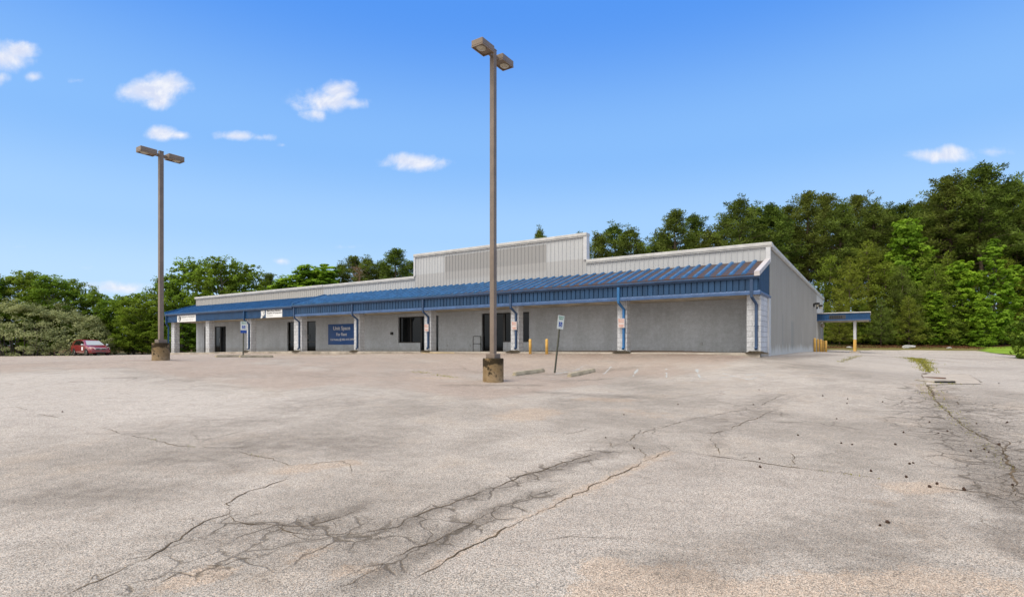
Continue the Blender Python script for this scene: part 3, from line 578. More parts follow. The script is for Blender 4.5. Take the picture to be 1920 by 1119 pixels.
def coping(pts):
    mb=MB()
    for x0,x1,y0,y1,z in pts:
        mb.bevbox(x0,x1,y0,y1,z-.15,z,.015); mb.box(x0+.004,x1-.004,y0+.03,y1-.03,z-.2,z-.15)
    return mb.build('coping',M['coping'],store)
coping([(-8.2,.10,-.13,.24,ZP)]); coping([(-19.79,-8.17,-.13,.24,ZH)]); coping([(-28.38,-19.72,-.13,.24,ZP)]); coping([(-46.0,-28.42,-.14,.24,ZP+.015)])
mb=MB(); mb.bevbox(-.22,.11,.245,30.5,ZP-.20,ZP-.05,.015); mb.bevbox(-.1,.085,.245,30.49,ZP-.25,ZP-.2,.01); mb.build('coping',M['coping'],store)
MB().box(-8.36,-8.18,-.095,.23,ZP,ZH-.2).build('corner_trim',M['trim_white'],store); MB().box(-19.79,-19.66,-.095,.23,ZP,ZH-.2).build('corner_trim',M['trim_white'],store)
MB().box(-.13,.045,-.095,.03,4.9,ZP-.2).build('corner_trim',M['trim_white'],store); MB().box(-.03,.045,-.46,-.002,.95,3.42).build('corner_trim',M['trim_white'],store)
mb=MB(); mb.box(-.1,-.005,.03,30.44,.55,ZP-.2); ribsheet(mb,.03,30.44,.55,ZP-.2,.0,.305,.06,.022,'y'); mb.build('side_wall',M['side'],store)
# awning: sloped pans with wide standing ribs, older blue section with finer ribs to the left
def slope(t0,t1,name,mats,pitch,rw,rh,lift=0.0,dd=0.0):
    mb=MB(); y0,z0,y1,z1=-.04,ZA+lift,DF-.10-dd,ZE+.02+lift
    mb.add([(-t0,y0,z0),(-t1,y0,z0),(-t1,y1,z1),(-t0,y1,z1),(-t0,y0,z0-.05),(-t1,y0,z0-.05),(-t1,y1,z1-.05),(-t0,y1,z1-.05)],[(0,1,2,3),(7,6,5,4),(3,2,6,7),(0,3,7,4),(1,5,6,2),(0,4,5,1)],0)
    q=t0+.38
    while q<t1-rw:
        a,b=-q-rw/2,-q+rw/2; c=rw*.22
        mb.add([(a,y0,z0),(a+c,y0,z0+rh),(b-c,y0,z0+rh),(b,y0,z0),(a,y1,z1),(a+c,y1,z1+rh),(b-c,y1,z1+rh),(b,y1,z1)],[(0,1,5,4),(1,2,6,5),(2,3,7,6),(4,5,6,7)],1)
        q+=pitch
    return mb.build(name,mats,store)
slope(.16,28.4,'awning_roof',[M['roof'],M['rib']],.452,.17,.06,.03,.03)
slope(28.42,45.95,'awning_roof',[M['roofblue'],M['rib']],.305,.05,.035)
mb=MB()
for t in (0.0,):
    s0,s1=(-.02,ZA+.10),(DF-.16,ZE+.13)
    mb.add([(.03,s0[0],s0[1]),(-.16,s0[0],s0[1]),(-.16,s1[0],s1[1]),(.03,s1[0],s1[1]),(.03,s0[0],s0[1]-.17),(-.16,s0[0],s0[1]-.17),(-.16,s1[0],s1[1]-.17),(.03,s1[0],s1[1]-.17)],[(0,1,2,3),(7,6,5,4),(3,2,6,7),(0,3,7,4),(1,5,6,2),(0,4,5,1)])
mb.build('rake_trim',M['rake'],store)
for t,w,m in ((28.40,.17,0),(45.97,.08,0)):
    mb=MB()
    s0,s1=(-.03,ZA+.13),(DF-.14,ZE+.17); a,b=-t,-t+w
    mb.add([(a,s0[0],s0[1]),(b,s0[0],s0[1]),(b,s1[0],s1[1]),(a,s1[0],s1[1]),(a,s0[0],s0[1]-.14),(b,s0[0],s0[1]-.14),(b,s1[0],s1[1]-.14),(a,s1[0],s1[1]-.14)],[(0,1,2,3),(7,6,5,4),(3,2,6,7),(0,3,7,4),(1,5,6,2),(0,4,5,1)])
    mb.build('rake_trim',M['rib'],store)
mb=MB(); mb.extrude([(DF-.07,ZE-.13),(DF+.03,ZE-.13),(DF+.03,ZE-.03),(DF-.14,ZE),(DF-.14,ZE-.05)],-28.36,-.0,'x'); mb.build('gutter',M['gutter'],store)
mb=MB(); mb.extrude([(DF-.05,ZE-.17),(DF+.05,ZE-.17),(DF+.05,ZE-.06),(DF-.115,ZE-.03),(DF-.115,ZE-.08)],-46.1,-28.44,'x'); mb.build('gutter',M['gutter'],store)
mb=MB(); mb.box(-28.36,-.02,DF+.025,DF+.08,ZF+.02,ZE-.13); ribsheet(mb,-28.36,-.02,ZF+.1,ZE-.13,DF-.02,.222,.045,-.06,start=.1); mb.build('fascia',M['fascia'],store)
mb=MB(); mb.box(-45.9,-28.44,DF+.055,DF+.11,ZF+.0,ZE-.17); ribsheet(mb,-45.9,-28.44,ZF+.01,ZE-.17,DF+.02,.15,.035,-.045,start=.08); mb.build('fascia',M['fascia2'],store)
mb=MB(); mb.extrude([(DF-.05,ZF-.02),(DF+.08,ZF-.02),(DF+.08,ZF+.03),(DF+.018,ZF+.14),(DF-.005,ZF+.14),(DF-.05,ZF+.08)],-28.37,.03,'x'); mb.build('bottom_trim',M['trimblue'],store)
# right-hand end of the awning
mb=MB(); sl=lambda y:ZA-.10+(ZA-ZE)*(y/2.5)
mb.add([(-.03,DF+.08,ZF+.05),(-.03,-.05,ZF+.05),(-.03,-.05,sl(-.05)),(-.03,DF+.08,sl(DF+.08))],[(0,1,2,3)]); ribsheet(mb,DF+.03,-.04,ZF+.05,0,-.02,.222,.04,.015,'y',sl,.1); mb.build('awning_end',M['fascia'],store)
mb=MB(); mb.extrude([(-.06,ZF-.02),(.04,ZF-.02),(.075,ZF+.05),(.005,ZF+.13),(-.06,ZF+.13)],DF-.0,-.03,'y'); mb.build('bottom_trim',M['trimblue'],store)
mb=MB(); mb.add([(-46.02,DF+.06,ZF),(-46.02,0,ZF),(-46.02,0,ZA),(-46.02,DF+.06,ZE)],[(0,1,2,3)]); mb.box(-46.03,-45.92,DF+.045,DF+.1,ZF-.32,ZE-.17); mb.build('awning_end',M['fascia2'],store)
mb=MB(); mb.box(-45.92,-.06,DF+.115,-.002,ZF+.03,ZF+.06); mb.build('soffit',M['soffit'],store)
PIL=[(0.0,.50),(5.30,5.74),(10.85,11.31),(16.53,17.02),(22.31,22.79),(27.95,28.79),(33.88,34.40),(39.64,40.18),(45.23,45.79)]
for a,b in PIL:
    mb=MB(); mb.bevbox(-b,-a,-2.13,-1.70,zslab(a)-.3,ZF+.03,.012); mb.build('pillar',M['cmu_white'],store)
mb=MB(); mb.box(-.30,-.006,-1.7,-.46,.9,ZF+.03); mb.build('wing_wall',M['cmu_white'],store)
DS=[.27,5.54,11.08,16.80,22.53,28.25,34.15,45.85]
for i,t in enumerate(DS):
    zb=zslab(t); mb=MB(); x=-t; m=M['spoutbright'] if i==1 else (M['fascia2'] if i>5 else M['spout'])
    mb.box(x-.055,x+.055,DF-.09,DF-.01,ZF-.03,ZE-.14)
    xo=x+(.12 if i<7 else 0.0); yo=-2.19 if i<7 else -2.3
    mb.tube([(x,DF-.05,ZF+.0),(x,DF-.05,ZF-.09),(xo,yo,ZF-.36),(xo,yo,zb+.24),(xo,yo-.10,zb+.14)],.062,4)
    mb.box(xo-.07,xo+.07,yo-.03,yo+.04,zb+1.0,zb+1.03); mb.build('downspout',m,store)
# doors and windows
def storefront(name,t0,t1,z0,z1,mull=(),mid=None,handle=None,d=.10):
    mb=MB(); f=.06
    mb.box(-t1,-t0,d,d+.1,z1-f,z1); mb.box(-t1,-t0,d,d+.1,z0,z0+(f if name=='window' else .03))
    for t in [t0+f/2,t1-f/2]+list(mull): mb.box(-t-f/2,-t+f/2,d-.005,d+.105,z0+.031,z1-f)
    if mid: mb.box(-t1+f,-t0-f,d+.01,d+.09,mid-.03,mid+.03)
    o=mb.build(name,M['frame'],store)
    g=MB(); g.box(-t1+.01,-t0-.01,d+.04,d+.055,z0+.02,z1-.02); g.build('pane',M['glass'],o)
    if handle is not None:
        h=MB(); h.tube([(-handle,d-.05,z0+.85),(-handle,d-.05,z0+1.2)],.014,6); h.box(-handle-.01,-handle+.01,d-.05,d+.005,z0+.9,z0+.92); h.box(-handle-.01,-handle+.01,d-.05,d+.005,z0+1.13,z0+1.15); h.build('handle',M['steel'],o)
    return o
storefront('door',41.14,44.64,zslab(43),3.11,(42.1,43.0,43.9),None,42.2)
storefront('door',29.35,32.70,zslab(31),3.24,(30.45,31.5),1.75,30.3)
storefront('window',19.33,21.19,1.66,3.27,(20.2,))
storefront('door',17.87,19.33,zslab(18.5),3.27,(18.9,),None,18.7)
storefront('door',13.22,14.68,zslab(14),3.28,(13.95,),None,13.8)
storefront('window',11.56,13.22,1.68,3.28,(12.35,))
# small fittings on the front wall
def fitting(name,label,cat,t,z,w,h,mat,dep=.05,d=0,group=None):
    mb=MB(); mb.bevbox(-w/2,w/2,-dep,0,-h/2,h/2,min(.012,w*.2,dep*.4)); x,y=W(t,d); return tag(mb.build(name,mat,loc=(x,y,z),rz=-TH),label,cat,group)
fitting('alarm_bell','small round dark alarm fitting on the wall left of the big window','alarm bell',21.71,2.26,.20,.17,M['black'],.09)
for t,l in ((17.17,'small grey outlet low on the block wall beside the narrow door'),(15.47,'small grey outlet low on the wall left of the handrail')): fitting('wall_outlet',l,'outlet',t,1.48,.07,.13,M['steel'],.03,0,'outlets on the front wall')
fitting('wall_outlet','small dark outlet below the blue rental board','outlet',26.3,1.40,.05,.10,M['steel'],.03,0,'outlets on the front wall')
fitting('wall_outlet','small dark outlet low on the last blank bay of the front wall','outlet',2.7,1.58,.10,.12,M['steel'],.03,0,'outlets on the front wall')
# walkway slab with its low curb
mb=MB(); ts=np.linspace(-.02,46.6,40); vs=[]
for t in ts:
    z=zslab(t); vs+=[(-t,-.001,z),(-t,DF-.02,z-.01),(-t,DF-.04,z-.03),(-t,DF-.05,z-.5),(-t,-.001,z-.5)]
fs=[]
for i in range(len(ts)-1):
    for j in range(4): fs.append((5*i+j,5*i+j+1,5*i+5+j+1,5*i+5+j))
fs+=[(0,1,2,3,4),tuple(5*(len(ts)-1)+j for j in range(5))]; mb.add(vs,fs)
tag(mb.build('walkway',M['slab'],loc=(CX,CY,0),rz=-TH),kind='structure')
mb=MB(); mb.box(-16.9,-14.6,DF-.056,DF-.046,zslab(15.7)-.13,zslab(15.7)-.02); tag(mb.build('yellow_curb',M['curbyellow'],loc=(CX,CY,0),rz=-TH),kind='structure')
ORD=['first','second','third','fourth','fifth','sixth','seventh','eighth','ninth','tenth','eleventh','twelfth','thirteenth','fourteenth','fifteenth','sixteenth','seventeenth','eighteenth','nineteenth','twentieth']
names=['right end pillar','pillar with the bright blue downspout','pillar beside the entrance','pillar right of the big window','pillar right of the rental board','pillar left of the rental board','pillar between the two banners']
for i,t in enumerate(DS[:7]):  # low dark brown mounds at the downspout feet
    r=random.Random(i); z=zslab(t); mb=MB(); n=14; x,y=W(t-.12,-2.36); w=.34 if i else .30
    vs=[(0,0,.075)]
    for k,rad in ((0,.55),(1,1.0)):
        for j in range(n):
            a=6.283*j/n; q=rad*r.uniform(.82,1.15); vs.append((math.cos(a)*w*q*(1.5 if k else 1.2),math.sin(a)*.17*q,(.06+r.uniform(-.015,.015)) if k==0 else -.03))
    fs=[(0,1+j,1+(j+1)%n) for j in range(n)]+[(1+j,1+n+j,1+n+(j+1)%n,1+(j+1)%n) for j in range(n)]; mb.add(vs,fs)
    tag(mb.build('dark_mound',M['darkmound'],loc=(x,y,z-.0),rz=-TH),'dark low mound under the downspout of the '+names[i],'dirt heap','dark mounds under the downspouts')
# ------------------------------------------------------------------ lettering
def text(body,w,h,mat,parent,x,y,z,name='lettering',thick=.004):
    cu=bpy.data.curves.new(name,'FONT'); cu.body=body; cu.extrude=thick/2; cu.offset=.012; ob=bpy.data.objects.new('tmp',cu); COL.objects.link(ob)
    dg=bpy.context.evaluated_depsgraph_get(); me=bpy.data.meshes.new_from_object(ob.evaluated_get(dg)); bpy.data.objects.remove(ob); bpy.data.curves.remove(cu)
    co=np.empty(len(me.vertices)*3); me.vertices.foreach_get('co',co); co=co.reshape(-1,3); lo,hi=co.min(0),co.max(0)
    cx=(lo[0]+hi[0])/2; cy=(lo[1]+hi[1])/2; sx=w/(hi[0]-lo[0]); sy=h/(hi[1]-lo[1])
    out=np.c_[(co[:,0]-cx)*sx+x,-co[:,2]+y,(co[:,1]-cy)*sy+z]
    me.vertices.foreach_set('co',out.ravel()); me.materials.clear(); me.materials.append(mat); me.name=name; me.update()
    return link(name,me,parent)
rs=bt('rental_board','blue rental board with white lettering on the block wall','sign',26.52,0,2.26)
mb=MB(); mb.box(-1.43,1.40,-.03,-.002,-.70,.70); mb.build('board',M['rentblue'],rs)
text('Unit Space',1.74,.34,M['letter'],rs,0,-.034,.38); text('For Rent',1.08,.215,M['letter'],rs,0,-.034,0.0); text('Call Kathy @ 803-410-3499',2.42,.19,M['letter'],rs,.03,-.034,-.37)
# banner over the left end
b1=bt('shop_banner','white shop banner with black oval emblem on the left end of the awning','banner',42.6,DF+.04,3.685)
mb=MB(); mb.box(-1.49,1.49,-.03,-.005,-.27,.27); mb.build('board',M['banner'],b1)
mb=MB(); mb.add([(math.cos(a)*.215-1.08,-.034,math.sin(a)*.225) for a in np.linspace(0,6.283,28,endpoint=False)],[tuple(range(28))]); mb.build('emblem',M['dark'],b1)
mb=MB(); mb.add([(-1.20,-.037,.17),(-1.13,-.037,.19),(-1.12,-.037,-.02),(-1.03,-.037,-.10),(-.99,-.037,-.17),(-1.10,-.037,-.13),(-1.19,-.037,-.02)],[tuple(range(7))]); mb.build('emblem_stroke',M['banner'],b1)
mb=MB(); r=random.Random(4); x=-.74
while x<1.25:                                                          # lettering too small to read: short strokes
    w=r.uniform(.05,.11); mb.box(x,x+w*.35,-.037,-.033,.03,.17); mb.box(x,x+w,-.0372,-.0332,r.choice([.03,.09,.15]),r.choice([.05,.11,.17])+.0); x+=w+r.choice([.03,.035,.12])
mb.build('lettering',M['greyprint'],b1)
mb=MB(); x=-.6
while x<1.0: w=r.uniform(.04,.1); mb.box(x,x+w,-.037,-.033,-.13,-.095); x+=w+r.choice([.02,.02,.07])
mb.build('lettering',M['greyprint'],b1)
b2=bt('shop_banner','white banner with three lines of dark lettering over the middle bay','banner',30.6,DF+.04,3.70)
mb=MB(); mb.box(-.95,.94,-.03,-.005,-.28,.28); mb.build('board',M['banner'],b2)
text('Black River Medical',1.56,.13,M['dark'],b2,-.02,-.034,.185); text('Supplies & Equipment',1.70,.13,M['dark'],b2,.04,-.034,.015)
mb=MB(); x=-.82
while x<-.15: w=r.uniform(.04,.09); mb.box(x,x+w,-.037,-.033,-.165,-.125); x+=w+.02
mb.build('lettering',M['greyprint'],b2)
b3=bt('map_sign','torn white sign with grey map pattern beside the lettered banner','sign',31.9,DF+.04,3.70)
mb=MB(); out=[(-.26,.20),(-.08,.25),(.17,.30),(.24,-.02),(.10,-.10),(-.10,-.26),(-.28,-.32),(-.22,-.05)]; n=len(out)
mb.add([(x,-.03,z) for x,z in out]+[(x,-.005,z) for x,z in out],[tuple(range(n)),tuple(range(2*n-1,n-1,-1))]+[(i,n+i,n+(i+1)%n,(i+1)%n) for i in range(n)]); mb.build('board',M['banner'],b3)
mb=MB()
for i in range(26): x,z=r.uniform(-.2,.15),r.uniform(-.2,.22); mb.box(x,x+r.uniform(.03,.09),-.034,-.031,z,z+r.uniform(.02,.05))
mb.build('map_pattern',M['greyprint'],b3)
# red and white notices on three pillars
for t,l in ((5.50,'red and white notice over the bright blue downspout'),(11.02,'red and white notice on the pillar beside the entrance'),(16.74,'red and white notice on the pillar right of the big window')):
    s=bt('parking_notice',l,'notice',t,-2.26,2.46,'red and white notices on the pillars')
    mb=MB(); mb.box(-.15,.15,-.008,.0,-.20,.20); mb.build('plate',M['pinkpaper'],s)
    mb=MB()
    for z,a,b in ((.14,-.02,.12),(.06,-.12,.12),(-.09,-.11,.11),(-.14,-.08,.10)): mb.box(a,b,-.012,-.009,z-.022,z+.022)
    mb.box(-.13,-.04,-.0125,-.0095,.10,.19); mb.build('print',M['red'],s)
# handrail by the entrance
hr=bt('handrail','black metal handrail on the walkway beside the entrance doors','handrail',15.0,-.40,zslab(15))
mb=MB(); mb.tube([(.03,0,0),(.03,0,.80),(.05,.03,.83),(.28,.37,.83)],.018,8); mb.build('top_rail',M['black'],hr); mb=MB(); mb.tube([(.03,0,.42),(.28,.37,.42)],.014,8); mb.build('lower_rail',M['black'],hr); mb=MB(); mb.tube([(.28,.37,0),(.28,.37,.83)],.02,8); mb.build('rail_post',M['black'],hr)
# wall lamps on the grey side wall
for d,z,l in ((20.3,4.36,'dark wall lamp on the grey side wall, farther from the blue canopy'),(23.1,4.38,'dark wall lamp on the grey side wall, just above the blue canopy')):
    x,y=W(-.02,d); s=empty('wall_lamp',(x,y,z),-TH,l,'wall lamp','lamps on the side wall')
    mb=MB(); mb.bevbox(0,.10,-.12,.12,-.08,.16,.02); mb.bevbox(.08,.42,-.16,.16,.08,.22,.03); mb.build('housing',M['black'],s); mb=MB(); mb.tube([(.26,0,.09),(.26,0,-.08)],[.10,.07],10); mb.build('lens',M['lens'],s)
# ------------------------------------------------------------------ drive-through canopy
dc=bt('drive_through_canopy','blue flat drive-through canopy on the far end of the side wall','canopy',-1.7,23.54,1.0)
mb=MB(); mb.bevbox(-1.69,1.80,-.05,4.4,2.93,3.0,.012); mb.build('roof',M['coping'],dc)
mb=MB(); mb.box(-1.68,1.75,.02,.06,2.40,2.93); ribsheet(mb,-1.68,1.75,2.40,2.93,.015,.15,.03,.014,start=.08); mb.box(1.70,1.75,.06,4.35,2.40,2.93); mb.build('fascia',M['fascia2'],dc)
mb=MB(); mb.bevbox(-1.68,1.79,-.03,.015,2.38,2.46,.01); mb.bevbox(1.75,1.79,.015,4.35,2.38,2.46,.01); mb.build('bottom_trim',M['trimblue'],dc)
mb=MB(); mb.box(-1.66,1.70,.065,4.3,2.41,2.44); mb.build('soffit',M['soffit'],dc)
mb=MB(); mb.box(-.86,.22,-.012,.0,2.50,2.80); mb.build('sign_panel',M['dark'],dc)
mb=MB(); x=-.80
while x<.0: mb.box(x,x+.09,-.022,-.013,2.56,2.74); x+=.14
mb.lathe([(.07,0),(.07,.01)],12); mb.build('sign_lettering',M['black'],dc)
for d,a in ((.35,.17),(4.0,.15)):
    mb=MB(); mb.box(.70,.70+a,d,d+a,.95,2.41); p=mb.build('post',M['trim_white'],dc); mb=MB(); mb.bevbox(.695,.705+a,d-.005,d+a+.005,.06,.95,.004); mb.build('painted_foot',M['bollard'],p); mb=MB(); mb.bevbox(.45,1.1,d-.25,d+a+.25,-.25,.06,.02); mb.build('kerb_block',M['slab'],p)
s=bt('lamp_post','slim grey post with a small lamp beside the yellow bollards','post',-.28,25.6,1.03)
mb=MB(); mb.tube([(0,0,-.1),(0,0,1.9)],.05,8); mb.build('post',M['steel'],s); mb=MB(); mb.lathe([(.05,1.9),(.13,1.95),(.14,2.15),(.08,2.25)],12); mb.build('lamp',M['lens'],s)
# ------------------------------------------------------------------ bollards
def bollard(t,d,h,r,label,group):
    x,y=W(t,d); z=hz(x,y); mb=MB(); mb.lathe([(r,-.2),(r,h-r*.6),(r*.85,h-r*.25),(r*.5,h-.01),(.01,h)],16)
    return tag(mb.build('bollard',M['bollard'],smooth=True,loc=(x,y,z)),label,'bollard',group)
bollard(9.82,-2.72,.70,.066,'yellow bollard at the walkway edge nearer the entrance','bollards at the walkway'); bollard(8.93,-2.72,.70,.066,'yellow bollard at the walkway edge nearer the leaning sign','bollards at the walkway')
for (t,d,h),l in zip([(-.15,19.9,.98),(-.17,22.5,.97),(-.36,22.6,.95),(-.36,24.9,.92),(-.62,23.7,.88)],['first yellow bollard from the left by the side wall','second yellow bollard from the left by the side wall','third yellow bollard from the left, under the canopy edge','fourth yellow bollard from the left, under the canopy edge','last yellow bollard of five under the blue canopy']): bollard(t,d,h,.085,l,'bollards by the drive-through')
x,y=W(45.0,1.5)
s=empty('marker_post',(x-1.3,y-.2,hz(x-1.3,y-.2)),0,'short pale marker post standing left of the store end wall','post'); mb=MB(); mb.tube([(0,0,-.1),(0,0,.95)],.06,8); mb.build('post',M['signwhite'],s); mb=MB(); mb.lathe([(.2,-.05),(.17,.1),(.07,.22)],12); mb.build('foot',M['signwhite'],s)
# ------------------------------------------------------------------ parking lot lamp posts
def lamp_post(x,y,top,label):
    z=hz(x,y); o=empty('parking_lamp',(x,y,z),-TH,label,'lamp post','twin-headed parking lot lamps')
    mb=MB(); n=28; mb.lathe([(.292,-.15),(.295,.0),(.293,.3),(.296,.63),(.285,.655)],n); mb.build('concrete_base',M['polebase'],o)
    mb=MB(); mb.bevbox(-.15,.15,-.15,.15,.655,.785,.008); mb.build('base_cover',M['bronze'],o)
    a=.0715; mb=MB(); mb.bevbox(-a,a,-a,a,.785,top-z,.006); mb.box(-a-.004,a+.004,-a-.004,a+.004,top-z-.001,top-z+.02); mb.box(-.045,.045,-a-.004,-a-.001,1.1,1.28); mb.build('pole',M['bronze'],o)
    for sg in (-1,1):
        mb=MB(); mb.bevbox(-.04,.04,sg*a,sg*.22,top-z-.2,top-z-.1,.006); mb.build('bracket',M['bronze'],o)
        y0,y1=sorted((sg*.2,sg*.76)); h0=top-z-.2
        mb=MB(); mb.bevbox(-.19,.19,y0,y1,h0+.02,h0+.18,.012)
        for q in ((-.19,-.165,y0,y1),(.165,.19,y0,y1),(-.165,.165,y0,y0+.025),(-.165,.165,y1-.025,y1)): mb.box(*q,h0-.01,h0+.0195)
        hd=mb.build('lamp_head',M['bronze2'],o)
        mb=MB(); cy=(y0+y1)/2+sg*.08; prof=[(.0001,-.03),(.08,-.025),(.13,-.005),(.145,.018)]; mb.lathe(prof,20,(0,0)); mb.v=[(p[0]*.95,p[1]*1.1+cy,p[2]+h0) for p in mb.v]; mb.build('lens',M['lens'],hd,True)
    return o
lamp_post(-.53,15.2,9.80,'tall bronze twin lamp post standing nearest the viewer in the centre'); lamp_post(-13.31,20.45,8.83,'bronze twin lamp post standing near the left end of the store')
# ------------------------------------------------------------------ wheel stops, signs
def wheel_stop(x,y,label):
    mb=MB(); n=8; L=.915
    prof=[(-.085,-.03),(.085,-.03),(.08,.05),(.055,.12),(-.055,.12),(-.08,.05)]
    pts=[]; ks=[(-L,.8),(-L+.06,1),(L-.06,1),(L,.8)]
    for xx,s in ks: pts+=[(xx,p[0]*s,p[1]*(s if p[1]>0 else 1)) for p in prof]
    m=len(prof); fs=[tuple(range(m)),tuple(range(4*m-1,3*m-1,-1))]
    for k in range(3): fs+=[(k*m+i,k*m+(i+1)%m,(k+1)*m+(i+1)%m,(k+1)*m+i) for i in range(m)]
    mb.add(pts,fs); dx,dy=math.sin(TH)*.9,math.cos(TH)*.9
    sl=math.atan2(hz(x+dx,y+dy)-hz(x-dx,y-dy),1.8)
    o=mb.build('wheel_stop',M['stop'],loc=(x,y,hz(x,y)+.005)); o.rotation_euler=(0,-sl,math.pi/2-TH); return tag(o,label,'wheel stop','concrete wheel stops')
wheel_stop(.57,17.8,'concrete wheel stop between the big lamp post and the leaning sign'); wheel_stop(2.29,17.65,'concrete wheel stop to the right of the leaning sign')
wheel_stop(-15.0,29.0,'concrete wheel stop behind and left of the upright blue and white sign'); wheel_stop(-13.45,28.4,'concrete wheel stop in front of the upright blue and white sign')
def accessible_sign(x,y,h,lean,rz,plate,label):
    z=hz(x,y); o=empty('parking_sign',(x,y,z),0,label,'sign','accessible parking signs'); o.rotation_euler=(0,R(lean),0)
    o.rotation_mode='XYZ'; q=Matrix.Rotation(R(lean),3,'Y')@Matrix.Rotation(R(rz),3,'Z'); o.rotation_euler=q.to_euler()
    mb=MB(); mb.extrude([(-.03,.0),(-.03,.03),(-.012,.03),(-.008,.008),(.008,.008),(.012,.03),(.03,.03),(.03,.0)],-.1,h-.1,'z'); mb.build('post',M['post'],o)
    lo=h-.46-(.16 if plate else 0); mb=MB(); mb.bevbox(-.152,.152,-.012,-.004,h-.46,h,.003); p=mb.build('panel',M['signwhite'],o)
    text('RESERVED',.24,.045,M['signgreen'],p,0,-.015,h-.05); text('PARKING',.20,.045,M['signgreen'],p,0,-.015,h-.115)
    mb=MB(); mb.box(-.08,.08,-.015,-.0125,h-.38,h-.22); s=mb.build('symbol_square',M['signblue'],p)
    mb=MB(); cx,cz=-.005,h-.325; n=20
    for r0,r1 in ((.032,.043),):
        a=np.linspace(2.2,6.6,n); mb.add([(cx+math.cos(q)*rr_,-.0175,cz+math.sin(q)*rr_) for q in a for rr_ in (r0,r1)],[(2*i,2*i+1,2*i+3,2*i+2) for i in range(n-1)])
    for p0,p1,w in (((-.012,.08),(-.005,.022),.013),((-.005,.025),(.032,.02),.012),((.030,.022),(.05,-.03),.012),((-.010,.052),(.025,.048),.010)):
        d=Vector((p1[0]-p0[0],p1[1]-p0[1])).normalized(); nx,nz=-d.y*w/2,d.x*w/2; zc=h-.325
        mb.add([(p0[0]+nx,-.0176,zc+p0[1]+nz),(p0[0]-nx,-.0176,zc+p0[1]-nz),(p1[0]-nx,-.0176,zc+p1[1]-nz),(p1[0]+nx,-.0176,zc+p1[1]+nz)],[(0,1,2,3)])
    mb.add([(-.014+math.cos(q)*.013,-.0177,h-.325+.098+math.sin(q)*.013) for q in np.linspace(0,6.283,12,endpoint=False)],[tuple(range(12))]); mb.build('wheelchair_symbol',M['letter'],s)
    if plate: mb=MB(); mb.bevbox(-.152,.152,-.012,-.004,h-.615,h-.47,.003); mb.build('lower_plate',M['signblue'],o)
    return o
accessible_sign(1.46,18.3,1.95,6.2,40,False,'leaning accessible parking sign between two wheel stops'); accessible_sign(-14.25,28.6,1.90,.8,40,True,'upright accessible parking sign with blue lower plate near the left lamp post')
